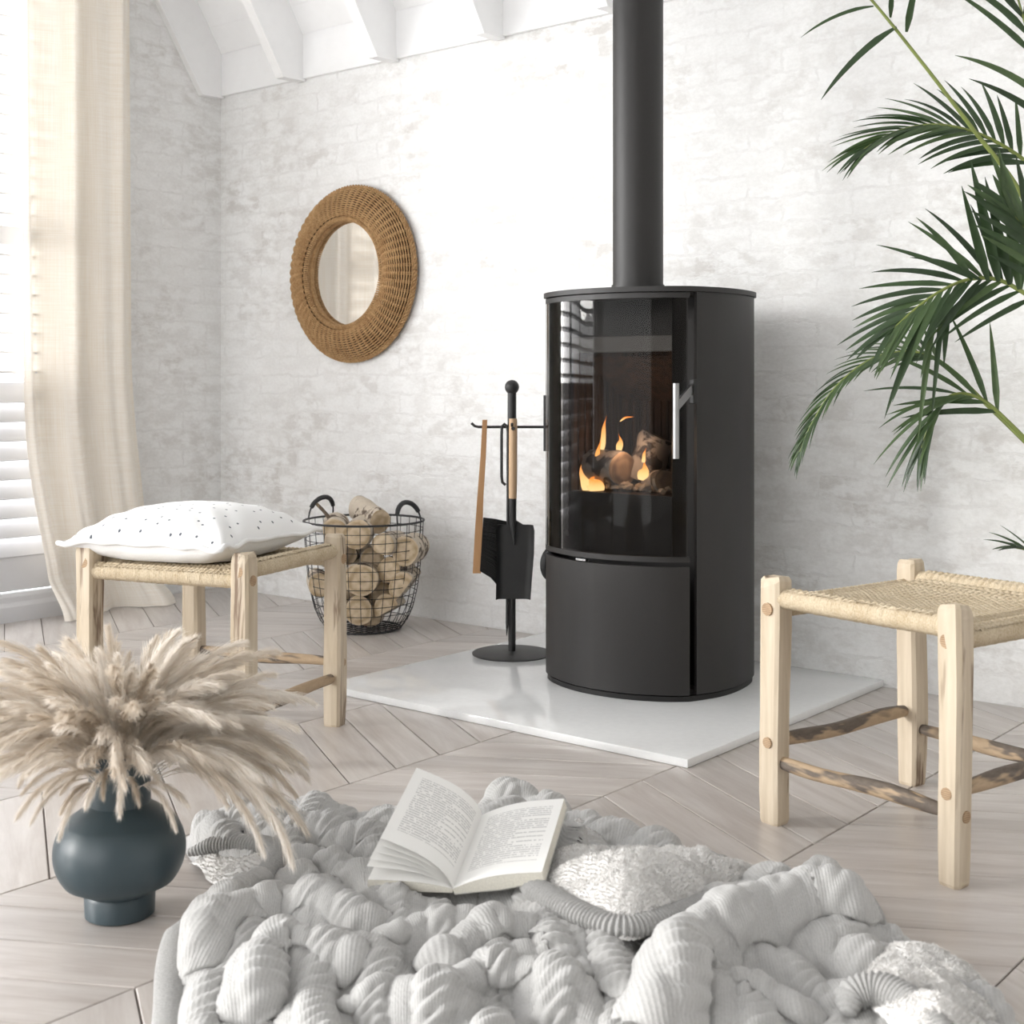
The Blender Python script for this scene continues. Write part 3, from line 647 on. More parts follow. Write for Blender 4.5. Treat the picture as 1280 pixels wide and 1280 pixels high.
hookarm(-r2, .115); hookarm(r2, .115); hookarm(-f2, .055); hookarm(f2, .055)
TW = Vector((TX, TY, HZ))
def tloc(px, z, toward=0.0):                       # a point above the stand: offset right by pixels at the stand's distance, and towards the room
    return TW + r2 * ((px - 640) * 4.11 / F_PX) - f2 * toward + Vector((0, 0, z - HZ))
def px2z(py): return CAM_H - (py - HOR) * 4.11 / F_PX
# shovel
sh = thing('hearth_shovel', 'black hearth shovel with pale wooden handle hanging on the tool stand', 'shovel', tloc(641, px2z(748), .05))
o0 = sh.location.copy()
L_ = lambda px, py, tw: tloc(px, px2z(py), tw) - o0
MB().tube([L_(641.5, 523, .048), L_(641.5, 540, .048), L_(641.2, 600, .046), L_(641, 622, .045)], [.0125, .0132, .0132, .0125], 14).build('handle', M['tool_wood'], sh)
MB().tube([L_(641.5, 535, .061), L_(641.5, 535, .066)], .006, 10).build('hanging_eye', M['iron'], sh)
MB().tube([L_(641, 620, .045), L_(641, 650, .045), L_(643, 680, .040)], [.0115, .011, .003], 12).build('neck', M['iron'], sh)
bd = MB(); rows = []
prof = [(655, 622, 666.5), (662, 619.5, 668), (690, 621, 667.5), (720, 620.5, 665), (748, 620, 663)]
NU = 14; vs = []; fs = []
for zi, (py, xa, xb) in enumerate(prof):
    for k in range(NU + 1):
        u = k / NU; e = abs(2 * u - 1); tw = .036 + .018 * max(0, (e - .82) / .18) - .004 * zi * .3
        yy = py - (6 * max(0, 1 - abs(u - .5) / .22) if zi == 0 else 0)
        vs.append(L_(xa + (xb - xa) * u, yy, tw))
n1 = len(vs)
vs += [v + f2 * .003 for v in vs]
nr = len(prof)
for off in (0, n1):
    for zi in range(nr - 1):
        for k in range(NU):
            q = (off + zi*(NU+1)+k, off + zi*(NU+1)+k+1, off + (zi+1)*(NU+1)+k+1, off + (zi+1)*(NU+1)+k); fs.append(q if off == 0 else q[::-1])
bdr = [k for k in range(NU+1)] + [z*(NU+1)+NU for z in range(1, nr)] + [(nr-1)*(NU+1)+k for k in range(NU-1, -1, -1)] + [z*(NU+1) for z in range(nr-2, 0, -1)]
for i in range(len(bdr)): a, c = bdr[i], bdr[(i+1) % len(bdr)]; fs.append((a, a + n1, c + n1, c))
bd.add(vs, fs).build('blade', M['iron'], sh)
# brush
bs = thing('hearth_brush', 'hearth brush with flat brown wooden back and black bristles on the tool stand', 'brush', tloc(596, px2z(718), .0))
o0 = bs.location.copy()
hb = MB(); pth = [(606, 525, 3.0), (604, 570, 3.4), (600.5, 620, 3.8), (598.5, 660, 4.6), (596, 717, 5.2)]
vs = []
for px, py, hw in pth:
    for dx, tw in ((-hw, -.012), (hw, -.012), (hw, .014), (-hw, .014)): vs.append(L_(px + dx, py, tw))
fs = [(4*i+k, 4*i+(k+1) % 4, 4*i+4+(k+1) % 4, 4*i+4+k) for i in range(4) for k in range(4)] + [(3, 2, 1, 0), (16, 17, 18, 19)]
hb.add(vs, fs).build('handle', M['brush_wood'], bs, smooth=False)
br = MB()
for k in range(34):
    t = k / 33; a = (604 - 4 * t, 649 + 64 * t)
    for j in range(5):
        tw = -.010 + .006 * j; ln = 30 + random.uniform(-2, 2); dn = 4 + 22 * t + random.uniform(-1.5, 1.5)
        br.tube([L_(a[0], a[1], tw), L_(a[0] + ln * .5, a[1] + dn * .35, tw), L_(a[0] + ln, a[1] + dn, tw)], [.0026, .0026, .0012], 4)
tag(br.build('bristles', M['bristle'], bs, smooth=False), kind='stuff')
# poker
pk = thing('poker', 'thin black iron poker with long loop handle behind the shovel', 'poker', tloc(634, px2z(795), .012))
o0 = pk.location.copy()
lp = [(633.5, 795), (634, 780), (634.5, 700), (635, 620), (635, 540), (634, 533), (630.5, 530), (627.5, 533), (627, 545), (627, 596), (628, 603), (632, 606.5)]
MB().tube([L_(x, y, .012) for x, y in lp], [.001, .0048] + [.0045] * 10, 8).build('shaft', M['iron'], pk)
# ================================================================== WIRE BASKET WITH LOGS
BX, BYc = -3.355, 3.285
bk = thing('wire_basket', 'black wire basket with wrapped handles holding firewood by the wall', 'basket', (BX, BYc, 0))
bprof = [(.128, .006), (.150, .03), (.172, .08), (.186, .14), (.195, .20), (.201, .27), (.2055, .33), (.2075, .375)]
def brad(z): return float(np.interp(z, [p[1] for p in bprof], [p[0] for p in bprof]))
def ringpts(r, z, n=56, tilt=0): return [(r * math.cos(2*PI*k/n), r * math.sin(2*PI*k/n), z) for k in range(n)]
MB().tube(ringpts(.2085, .378), .0038, 8, closed=True).build('rim', M['wire'], bk)
MB().tube(ringpts(.128, .005), .0034, 8, closed=True).build('foot_ring', M['wire'], bk)
wr = MB()
for k in range(11):
    z = .036 + k * .0312; wr.tube(ringpts(brad(z), z, 48), .0013, 5, closed=True)
for k in range(30):
    a = 2 * PI * k / 30; pp = [(.128, .005)] + [(brad(z), z) for z in np.linspace(.02, .376, 14)]
    wr.tube([(r * math.cos(a), r * math.sin(a), z) for r, z in pp], .0013, 5, cap=False)
for k in range(9):
    c = -.112 + k * .028; h = math.sqrt(max(0, .128**2 - c*c)); wr.tube([(c, -h, .005), (c, h, .005)], .0013, 5); wr.tube([(-h, c, .006), (h, c, .006)], .0013, 5)
tag(wr.build('wire_mesh', M['wire'], bk, angle=60), kind='stuff')
for ang in (math.atan2(RT.y, RT.x) - .62, math.atan2(-RT.y, -RT.x) - .62):
    d = Vector((math.cos(ang), math.sin(ang), 0)); tn = Vector((-d.y, d.x, 0)); hpts = []
    for k in range(15):
        a = PI * k / 14; hpts.append(d * (.206 - .012 * math.sin(a)) + tn * (.062 * math.cos(a)) * (1 if True else 1) + Vector((0, 0, .378 + .072 * math.sin(a) ** .8)))
    hpts = [p - d * (.006 * (1 - abs(k - 7) / 7)) for k, p in enumerate(hpts)]
    h = MB().tube(hpts, .0030, 8).build('handle', M['wire'], bk)
    MB().tube(hpts[2:13], [.0075] + [.0085] * 9 + [.0075], 12).build('grip', M['black_leather'], h)
toward = Vector((-FW.x, -FW.y, 0)); BZ = Vector((BX, BYc, 0)).dot(FW)
def bpos(px, py, tw): return at_depth(px, py, BZ - tw)
logs = [  # cut-end pixel, distance in front of the basket axis, radius, tilt
 (446, 669, .12, .046, (.0, .0), 'pale birch log with large round end at the top of the basket heap'),
 (474, 652, .02, .040, (.55, .25), 'birch log lying crosswise on top of the basket heap, speckled bark up'),
 (481, 680, .13, .036, (-.3, .1), 'small yellow-ended log in the upper middle of the basket'),
 (508, 688, .10, .044, (-.35, .05), 'birch log with oval end at the upper right of the basket'),
 (420, 664, .09, .040, (.2, -.1), 'birch log at the upper left of the basket behind the stool leg'),
 (452, 725, .15, .052, (.1, .0), 'largest round log end in the middle of the basket'),
 (487, 712, .09, .040, (-.6, .1), 'dark gapped log in the middle right of the basket'),
 (503, 735, .11, .045, (-.25, 0), 'smooth tan log end at the lower right of the basket'),
 (400, 731, .08, .036, (.4, 0), 'small log end at the left side of the basket'),
 (448, 764, .085, .044, (.05, .1), 'round log end standing at the bottom of the basket'),
 (483, 761, .075, .042, (-.3, .15), 'pale split log at the lower right bottom of the basket'),
 (412, 696, .09, .036, (.3, .05), 'log end in the left middle of the basket behind the stool leg'),
 (420, 755, .07, .036, (.25, .1), 'log at the lower left bottom of the basket'),
 (465, 700, .02, .040, (.3, .1), 'log deep inside the upper middle of the basket'), (476, 742, .03, .040, (-.1, .0), 'log deep inside the lower middle of the basket'), (430, 745, .02, .040, (.3, .0), 'log deep inside the lower left of the basket'),
 (500, 712, -.02, .040, (.1, .0), 'log against the back right of the basket'), (430, 690, .0, .042, (-.2, .0), 'log against the back left of the basket'), (465, 770, .05, .034, (.1, .0), 'small log on the very bottom of the basket'),
]
for i, (px, py, tw, r, (sx, sz), lab) in enumerate(logs):
    r *= 1.12; end = bpos(px, py, min(tw, .115)); ax = (toward + r2 * sx * .5 + Vector((0, 0, 1)) * sz * .6).normalized(); L = .17 if tw > .1 else .15
    if i == 1: L = .16; ax = (toward * .75 + r2 * .55 + Vector((0, 0, -.25))).normalized()
    log_thing('firewood_log', lab, 'log', end - ax * (L / 2 - .01), ax, L, r, M['birch'], M['cut'], random.uniform(0, 6), i in (7, 10), 'firewood logs in the basket')
b0, b1 = at_depth(396, 630, BZ - .02), at_depth(414, 651, BZ - .06)
tag(MB().tube(catmull([b0, b0.lerp(b1, .5) + Vector((.002, 0, .002)), b1], 5), [.0055, .006, .006, .0065, .006, .006, .0065, .007, .0065, .007, .006], 8).build('stick', bark_mat('dark_twig', '#5d4f3f', '#8a7559', .6)), 'thin dark stick poking out at the left of the log basket', 'stick')

# ================================================================== WICKER MIRROR
MX, MZ = -3.700, 1.272
mr = thing('wicker_mirror', 'round wall mirror in a wide woven wicker frame', 'mirror', (MX, WY, MZ))
# local: wall plane y=0, out of the wall is -y, angle in x-z
cs = [(.330, -.014), (.328, -.030), (.316, -.046), (.300, -.058), (.282, -.067), (.264, -.074), (.246, -.078), (.230, -.079), (.216, -.076)]
cs_p = catmull([(r, y, 0) for r, y in cs], 5)
def frame_pt(s, th, off=0):
    i = s * (len(cs_p) - 1); k = min(int(i), len(cs_p) - 2); p = cs_p[k].lerp(cs_p[k+1], i - k); t = (cs_p[k+1] - cs_p[k]).normalized(); nn = Vector((t.y, -t.x, 0))
    if nn.y > 0 or (abs(nn.y) < .2 and nn.x < 0): nn = -nn
    p = p + nn * off; return Vector((p.x * math.cos(th), p.y, p.x * math.sin(th)))
sh_ = MB(); vs = []; fs = []; NT_ = 120; pr = [(.322, 0)] + [(p.x - .004, p.y + .005) for p in cs_p] + [(.205, -.05), (.20, -.008), (.20, 0)]
for r, y in pr:
    for k in range(NT_): a = 2*PI*k/NT_; vs.append((r*math.cos(a), y, r*math.sin(a)))
for i in range(len(pr) - 1):
    for k in range(NT_): fs.append((i*NT_+k, i*NT_+(k+1) % NT_, (i+1)*NT_+(k+1) % NT_, (i+1)*NT_+k))
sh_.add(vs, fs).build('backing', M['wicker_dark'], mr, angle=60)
NS = 62; wv = MB(); RINGS = 17; SEG = NS * 6
for j in range(RINGS):
    s = .03 + .93 * j / (RINGS - 1); pts = []
    for k in range(SEG):
        th = 2 * PI * k / SEG; pts.append(frame_pt(s, th, .0062 * abs(math.sin(NS / 2 * th + .10 * j)) - .0022))
    wv.tube(pts, .0031, 5, closed=True)
tag(wv.build('woven_cane', M['wicker'], mr, angle=80), kind='stuff')
sk = MB()
for k in range(NS):
    for dth in (-.010, .010):
        th = 2 * PI * (k + .5) / NS + dth; sk.tube([frame_pt(s, th, -.0005) for s in np.linspace(0, 1, 9)], .0026, 5)
tag(sk.build('stakes', M['wicker'], mr, angle=80), kind='stuff')
ob = MB()
for ph in (0, PI * 2 / 3, PI * 4 / 3):
    pts = []
    for k in range(420):
        th = 2*PI*k/420; a = th * 46 + ph; pts.append(((.331 + .0045*math.cos(a)) * math.cos(th), -.022 + .0075*math.sin(a), (.331 + .0045*math.cos(a)) * math.sin(th)))
    ob.tube(pts, .0042, 5, closed=True)
ob.build('outer_braid', M['wicker'], mr, angle=80)
ib = MB(); pts = []
for k in range(1400):
    th = 2*PI*k/1400; a = th * 150; pts.append(((.206 + .0085*math.cos(a)) * math.cos(th), -.068 + .010*math.sin(a), (.206 + .0085*math.cos(a)) * math.sin(th)))
ib.tube(pts, .0040, 4, closed=True)
pts = [(.2045*math.cos(2*PI*k/96), -.045, .2045*math.sin(2*PI*k/96)) for k in range(96)]; ib.tube(pts, .010, 8, closed=True)
ib.build('inner_coil', M['wicker'], mr, angle=80)
iw = MB(); vs = []; fs = []
for r, y in ((.2, -.062), (.2, -.040)):
    for k in range(96): a = 2*PI*k/96; vs.append((r*math.cos(a), y, r*math.sin(a)))
fs = [(k, (k+1) % 96, 96+(k+1) % 96, 96+k) for k in range(96)]; iw.add(vs, fs).build('inner_wall', M['wicker'], mr)
gm = MB(); gm.add([(0, -.044, 0)] + [(.2*math.cos(2*PI*k/96), -.044, .2*math.sin(2*PI*k/96)) for k in range(96)], [(0, 1 + (k+1) % 96, 1 + k) for k in range(96)])
gm.build('mirror_glass', M['mirror'], mr, smooth=False)

# ================================================================== STOOLS
SW, SD = .202, .212                                # half spacing of the legs
def leg_mesh(seed):
    rr = random.Random(seed); mb = MB(); zs_ = [0, .006, .06, .14, .22, .30, .38, .455, .470, .477]; n = 8; vs = []
    base = []
    for k in range(4):
        a = PI/4 + PI/2*k; 
        for dv in (-.15, .15): base.append(a + dv)
    jit = [rr.uniform(-.0025, .0025) for _ in base]
    for i, z in enumerate(zs_):
        sc = (.86 if i == 0 else .93 if i == 1 else 1.0 if i < 8 else .95 if i == 8 else .78) * (1.0 + .045 * math.sin(z * 9 + seed)); bx, by = .0015 * math.sin(z * 11 + seed), .0015 * math.cos(z * 8 + seed)
        for k, a in enumerate(base):
            r = .0292 + jit[k] + rr.uniform(-.0009, .0009); vs.append((r * sc * math.cos(a) + bx, r * sc * math.sin(a) + by, z + (jit[k] * 1.6 if i >= 8 else 0)))
    fs = [(i*n+k, i*n+(k+1) % n, (i+1)*n+(k+1) % n, (i+1)*n+k) for i in range(len(zs_)-1) for k in range(n)] + [tuple(range(n-1, -1, -1)), tuple((len(zs_)-1)*n+k for k in range(n))]
    return mb.add(vs, fs)
def coil_rail(a, b, r, sag=.0):
    a, b = Vector(a), Vector(b); L = (b - a).length; n = int(L / .0012); pts = []; rs = []
    for k in range(n + 1):
        u = k / n; pts.append(a.lerp(b, u)); rs.append(r * (.93 + .05 * math.sin(PI * u)) + .0013 * abs(math.sin(PI * u * L / .0046)) + .0006 * math.sin(k * .37) * math.sin(k * .113))
    return MB().tube(pts, rs, 14)
def seat_mesh():
    x0, y0 = SW + .0165, SD + .012; p = .0150; N = 190; vs = []
    X, Y = np.meshgrid(np.linspace(-x0, x0, N + 1), np.linspace(-y0, y0, N + 1))
    zb = .4385 + .0185 * (np.abs(Y) / SD) ** 4 * (1 - (np.abs(X) / SW) ** 8) - .010 * (np.abs(X) / SW) ** 6 * 0
    ax_, ay_ = np.abs(X), np.abs(Y); zx = .416 + np.sqrt(np.maximum(.0220 ** 2 - (ax_ - SW) ** 2, 1e-9)); zy = .437 + np.sqrt(np.maximum(.0220 ** 2 - (ay_ - SD) ** 2, 1e-9))
    wx_, wy_ = smoothstep(SW - .045, SW - .006, ax_), smoothstep(SD - .045, SD - .006, ay_); zb = zb * (1 - wy_) + zy * wy_; zb = zb * (1 - wx_) + zx * wx_
    q = Y + .0025 * np.sin(X * 60); u = X / p; v = q / (p * .8)
    hx = np.abs(np.sin(PI * u)); hy = np.abs(np.sin(PI * v)); par = (np.floor(u) + np.floor(v)) % 2
    hgt = np.where(par > .5, hx ** .7 * (.55 + .45 * hy), hy ** .7 * (.55 + .45 * hx))
    for line in (-.155, .12, .165): hgt = np.where(np.abs(Y - line) < .004, hgt * .25 - .35 * (np.sin(PI * u) ** 2), hgt)
    Zs = zb + .0052 * hgt - .004 - .008 * np.exp(-((np.abs(X) - .0) / .12) ** 2) * np.exp(-(Y / .12) ** 2)
    n = N + 1; vs = np.stack([X, Y, Zs], -1).reshape(-1, 3); vb = vs.copy(); vb[:, 2] -= .008
    idx = np.arange(n * n).reshape(n, n); f = np.stack([idx[:-1, :-1], idx[:-1, 1:], idx[1:, 1:], idx[1:, :-1]], -1).reshape(-1, 4)
    coarse = idx[::19, ::19]; fb = np.stack([coarse[:-1, :-1], coarse[1:, :-1], coarse[1:, 1:], coarse[:-1, 1:]], -1).reshape(-1, 4) + n * n
    me = bpy.data.meshes.new('woven_seat'); me.from_pydata(np.concatenate([vs, vb]).tolist(), [], f.tolist() + fb.tolist()); me.polygons.foreach_set('use_smooth', [True] * len(me.polygons)); return me
def branch(a, b, r, seed):
    rr = random.Random(seed); a, b = Vector(a), Vector(b); pts = []; rs = []; p1 = rr.uniform(0, 6)
    d = (b - a).normalized(); s_ = d.cross(Vector((0, 0, 1)))
    for k in range(15):
        u = k / 14; pts.append(a.lerp(b, u) + (s_ * math.sin(p1 + 4 * u) + Vector((0, 0, 1)) * math.cos(p1 * 2 + 5 * u)) * .004 * math.sin(PI * u)); rs.append(r * (.72 + .30 * math.sin(PI * u) ** .5 + .07 * math.sin(9 * u + p1)))
    # build along local z so the bark pattern follows the branch
    q = d.to_track_quat('Z', 'Y').inverted(); m = MB(); m.tube([q @ (p - a) for p in pts], rs, 12); return m, a, d.to_track_quat('Z', 'Y')
SEAT = seat_mesh(); SEAT.materials.append(M['rope'])
def stool(c, rot, label, seed):
    t = thing('stool', label, 'stool', (c[0], c[1], 0), rot, 'wooden stools with woven seats')
    for k, (sx, sy) in enumerate(((-1, -1), (1, -1), (1, 1), (-1, 1))):
        lg = leg_mesh(seed + k).build('leg', M['leg'], t, smooth=False, loc=(sx * SW, sy * SD, 0))
        for ax, z, r in (((sx, 0), .437, .0125), ((0, sy), .416, .0125), ((sx, 0), .120, .0105), ((0, sy), .158, .0105)):
            e = Vector((ax[0], ax[1], 0)); MB().tube([e * .018 + Vector((0, 0, z)), e * .0243 + Vector((0, 0, z))], r, 14).build('peg', M['peg'], lg)
    for sy in (-1, 1):
        coil_rail((-SW + .02, sy * SD, .437), (SW - .02, sy * SD, .437), .0195).build('wrapped_rail', M['rope'], t, angle=80)
        m, a, q = branch((-SW + .012, sy * SD, .120), (SW - .012, sy * SD, .120), .0145, seed + 7 * sy); o = m.build('stretcher', M['stretcher'], t); o.location = a; o.rotation_mode = 'QUATERNION'; o.rotation_quaternion = q
    for sx in (-1, 1):
        coil_rail((sx * SW, -SD + .02, .416), (sx * SW, SD - .02, .416), .0195).build('wrapped_rail', M['rope'], t, angle=80)
        m, a, q = branch((sx * SW, -SD + .012, .158), (sx * SW, SD - .012, .158), .0145, seed + 17 * sx); o = m.build('stretcher', M['stretcher'], t); o.location = a; o.rotation_mode = 'QUATERNION'; o.rotation_quaternion = q
    o = bpy.data.objects.new('woven_seat', SEAT); COL.objects.link(o); o.parent = t
    return t
stool((-1.005, 2.495), math.radians(-14), 'bare wooden stool with woven rope seat in front of the palm', 3)
stool((-2.605, 2.055), math.radians(107), 'wooden stool with rope wrapped rails under the white cushion', 31)

# ================================================================== CUSHION
def cushion():
    t = NT('dotted_cotton'); uv = t.n('ShaderNodeTexCoord').outputs['UV']
    v = t.n('ShaderNodeTexVoronoi', voronoi_dimensions='2D', feature='F1'); t.l(uv, v.inputs['Vector']); v.inputs['Scale'].default_value = 23; v.inputs['Randomness'].default_value = .75
    d = t.math('LESS_THAN', v.outputs['Distance'], .075); n = t.noise(t.coord(), 500, 4, .7)
    t.set(Base_Color=t.mix(d, lin('#f7f7f6'), lin('#565a64')), Roughness=.95); t.p.inputs['Sheen Weight'].default_value = .2; t.l(t.bump(n, .25, .0015), t.p.inputs['Normal'])
    c = thing('cushion', 'white dotted cushion with piped edge lying on the stool by the curtain', 'cushion', (-2.645, 2.02, .4415), math.radians(18))
    N = 64; A = .219
    def P(u, v, side):
        cu = 1 - .085 * (1 - v * v) ** 1.0 * abs(u) ** 3; cv = 1 - .085 * (1 - u * u) ** 1.0 * abs(v) ** 3
        k = ((1 - abs(u) ** 2.6) * (1 - abs(v) ** 2.6)); k = max(k, 0) ** .55
        x, y = u * cu * A, v * cv * A; wr = .004 * math.sin(9 * u + 4 * v) * math.sin(7 * v - 2) * (1 - k) + .003 * math.sin(14 * (u + v)) * (abs(u * v)) * 2
        edge = .046 - .004 * (abs(u) * abs(v)) ** 3
        z = edge + (k * .078 + wr if side > 0 else -min(k * 1.5, 1) * .045 + wr * .3); return (x, y, max(z, .001))
    for side, nm in ((1, 'top_cover'), (-1, 'back_cover')):
        vs = []; uvs = []
        for j in range(N + 1):
            for i in range(N + 1): u, v_ = -1 + 2*i/N, -1 + 2*j/N; vs.append(P(u, v_, side)); uvs.append((u * A, v_ * A))
        fs = [(j*(N+1)+i, j*(N+1)+i+1, (j+1)*(N+1)+i+1, (j+1)*(N+1)+i) for j in range(N) for i in range(N)]
        if side < 0: fs = [f[::-1] for f in fs]
        me = MB().add(vs, fs).mesh(nm, angle=180); uvl = me.uv_layers.new(name='UVMap')
        for lp in me.loops: uvl.data[lp.index].uv = uvs[lp.vertex_index]
        link(nm, me, t.m if side > 0 else M['cushion'], c)
    pts = []
    for s, (fu, fv) in enumerate(((lambda q: q, lambda q: -1), (lambda q: 1, lambda q: q), (lambda q: -q, lambda q: 1), (lambda q: -1, lambda q: -q))):
        for k in range(24): q = -1 + 2 * k / 24; u, v_ = fu(q), fv(q); p = Vector(P(u, v_, 1)); p.x += .003 * u; p.y += .003 * v_; pts.append(p)
    MB().tube(pts, .0062, 8, closed=True).build('piping', M['cushion'], c, angle=180)
cushion()

# ================================================================== VASE WITH DRIED GRASS
VX, VY = -1.850, 1.266
va = MB(); pf = [(0, 0), (.050, 0), (.0545, .003), (.0555, .034), (.053, .0385)]
for k in range(25):
    a = -PI/2 + .98 + (PI - 1.93) * k / 24; pf.append((.1035 * math.cos(a), .104 + .0865 * math.sin(a)))
pf += [(.0475, .179), (.0482, .182), (.0482, .2585), (.0470, .261), (.0445, .2585), (.0440, .17), (.06, .16), (0, .05)]
tag(va.lathe(pf, 72).build('vase', M['vase'], loc=(VX, VY, 0), angle=45), 'dark blue-grey matt vase with round belly standing on the floor', 'vase')
gr = thing('dried_grass_bunch', 'wide bunch of dried beige pampas grass spilling from the dark vase', 'dried grass', (VX, VY, .222))
def plume_mesh(seed, L, th1, p):
    rr = random.Random(seed); m = 26; pts = [Vector((0, 0, 0))]; tan = []; th0 = .05
    for i in range(m):
        s = (i + .5) / m; th = th0 + (th1 - th0) * s ** p; d = Vector((math.sin(th), .05 * math.sin(3 * s + seed), math.cos(th))).normalized(); tan.append(d); pts.append(pts[-1] + d * (L / m))
    mb = MB(); mb.tube(pts, [.0011 - .0008 * i / m for i in range(m + 1)], 3, cap=False)
    vs = []; fs = []; nb = 460
    for k in range(nb):
        s = .36 + .64 * (k / nb) ** .92; i = min(int(s * m), m - 1); f = s * m - i; b = pts[i].lerp(pts[i+1], f); d = tan[i]
        a = rr.uniform(0, 2 * PI); e1 = d.orthogonal().normalized(); e2 = d.cross(e1); out = e1 * math.cos(a) + e2 * math.sin(a)
        ln = .050 * (math.sin(PI * min(1, (s - .30) / .70)) ** .6 + .18) * rr.uniform(.6, 1.15); spr = rr.uniform(.10, .42)
        dirv = (d + out * spr + Vector((0, 0, -.10))).normalized(); sd = dirv.cross(out).normalized() * .00055
        mid = b + dirv * ln * .5 + out * ln * .03; tip = b + dirv * ln + Vector((0, 0, -.12 * ln)); n0 = len(vs)
        vs += [b - sd, b + sd, mid + sd * .9, mid - sd * .9, tip]; fs += [(n0, n0+1, n0+2, n0+3), (n0+3, n0+2, n0+4)]
    mb.add(vs, fs); me = mb.mesh('plume', smooth=False); me.materials.append(M['plume']); return me
PM = {}
spec = {'up': (.27, .80, 1.2), 'mid': (.31, 1.35, .95), 'out': (.33, 1.85, .80), 'drop': (.33, 2.35, .70), 'low': (.39, 2.65, .62)}
for nm, (L, th1, p) in spec.items(): PM[nm] = [plume_mesh(k * 13 + len(nm), L * (1 + .06 * (k - 1)), th1 + .14 * (k - 1), p) for k in range(3)]
plan = [('up', 34), ('mid', 66), ('out', 80), ('drop', 66), ('low', 26)]
ga = 0; CAMA = math.atan2(-FW.y, -FW.x)
for nm, cnt in plan:
    for k in range(cnt):
        ga += 2.399963; a = ga + random.uniform(-.2, .2); dc_ = (a - CAMA + PI) % (2 * PI) - PI
        s = random.uniform(.74, 1.04)
        if nm == 'low' and abs(dc_) < .75: a = CAMA + (1 if k % 2 else -1) * random.uniform(.8, 1.3)
        if nm in ('drop', 'low') and abs(dc_) < .95 and random.random() < .7: continue
        if nm == 'drop' and abs(dc_) < .95: s *= .62
        if nm == 'out' and abs(dc_) < .7: s *= .85
        o = bpy.data.objects.new('plume', random.choice(PM[nm])); COL.objects.link(o); o.parent = gr
        r = .006 + .022 * math.sqrt(random.random()); o.location = (r * math.cos(a), r * math.sin(a), random.uniform(-.06, -.01)); o.scale = (s, s, s)
        o.rotation_euler = (random.uniform(-.09, .09), random.uniform(-.09, .09), a)
# ================================================================== PALM
pal = thing('areca_palm', 'green areca palm reaching in from the right behind the stool', 'palm', (-.62, 3.12, 0))
PO = Vector((-.62, 3.12, 0))
MB().lathe([(0, 0), (.13, 0), (.135, .01), (.165, .27), (.17, .29), (.155, .29), (.15, .25), (0, .25)], 40).build('pot', M['pot'], pal)
def leaflet(base, d, nrm, L, wd, droop, twist=0.0):
    base = Vector(base); d = Vector(d).normalized(); m = 9; pts = []; cur = base.copy(); dd = d.copy(); vs = []; fs = []
    for i in range(m + 1):
        pts.append(cur.copy()); cur = cur + dd * (L / m); dd = (dd + Vector((0, 0, -droop / m))).normalized()
    for i, p in enumerate(pts):
        u = i / m; t = (pts[min(i+1, m)] - pts[max(i-1, 0)]).normalized(); sd = t.cross(Vector(nrm)); sd = sd.normalized() if sd.length > 1e-4 else t.orthogonal().normalized(); up = sd.cross(t)
        w_ = wd * (min(1, .35 + u * 3.2)) * max(.02, (1 - u ** 2.2)) ** .8 * .5
        vs += [p - sd * w_ + up * w_ * .35, p - up * w_ * .08, p + sd * w_ + up * w_ * .35]
    for i in range(m): a = 3 * i; fs += [(a, a+1, a+4, a+3), (a+1, a+2, a+5, a+4)]
    return MB().add([v - base for v in vs], fs), base
def frond(ctrl, n, L0, wd, t0=.1, up=(0, -.35, 1), ang0=1.05, ang1=.35, droop=.55, sides=(1, 1), r0=.006, lens=None, seed=0, root=True, lift=.25):
    rr = random.Random(seed); pts = catmull(ctrl, 10); N = len(pts)
    ex = pts
    if root:                                       # stem down to the pot
        b = PO + Vector((rr.uniform(-.05, .05), rr.uniform(-.05, .05), .25)); p0 = pts[0]; dirr = (pts[0] - pts[2]).normalized()
        ex = [b, b.lerp(p0, .45) + Vector((.03, 0, .10)), p0 + dirr * .10][:2] + [p0 + dirr * .06] ; ex = catmull(ex + [pts[0]], 6)[:-1] + pts
    fr_ = MB().tube([p - PO for p in ex], [r0 * (1 - .75 * i / len(ex)) + .0008 for i in range(len(ex))], 7).build('frond', M['rachis'], pal)
    for k in range(n):
        t = t0 + (1 - t0) * (k + .5) / n
        for sgn in (-1, 1):
            if rr.random() > sides[0 if sgn < 0 else 1]: continue
            i = t * (N - 1); j = min(int(i), N - 2); p = pts[j].lerp(pts[j+1], i - j); tg = (pts[min(j+2, N-1)] - pts[max(j-1, 0)]).normalized()
            U_ = Vector(up); U_ = (U_ - tg * U_.dot(tg)).normalized(); S = tg.cross(U_) * sgn
            a = ang0 + (ang1 - ang0) * t + rr.uniform(-.07, .07); d = tg * math.cos(a) + (S * .93 + U_ * lift).normalized() * math.sin(a)
            L = L0 * (.55 + .6 * math.sin(PI * (.18 + .72 * t))) * rr.uniform(.88, 1.1)
            if t > .93: L *= .8
            mb, b = leaflet(p, d, U_, L, wd * rr.uniform(.85, 1.1), droop * rr.uniform(.6, 1.3))
            mb.build('leaflet', M['leaf'], fr_, loc=b - PO, angle=60)
    return fr_
def line(pts): return [at_y(px, py, Y) for px, py, Y in pts]
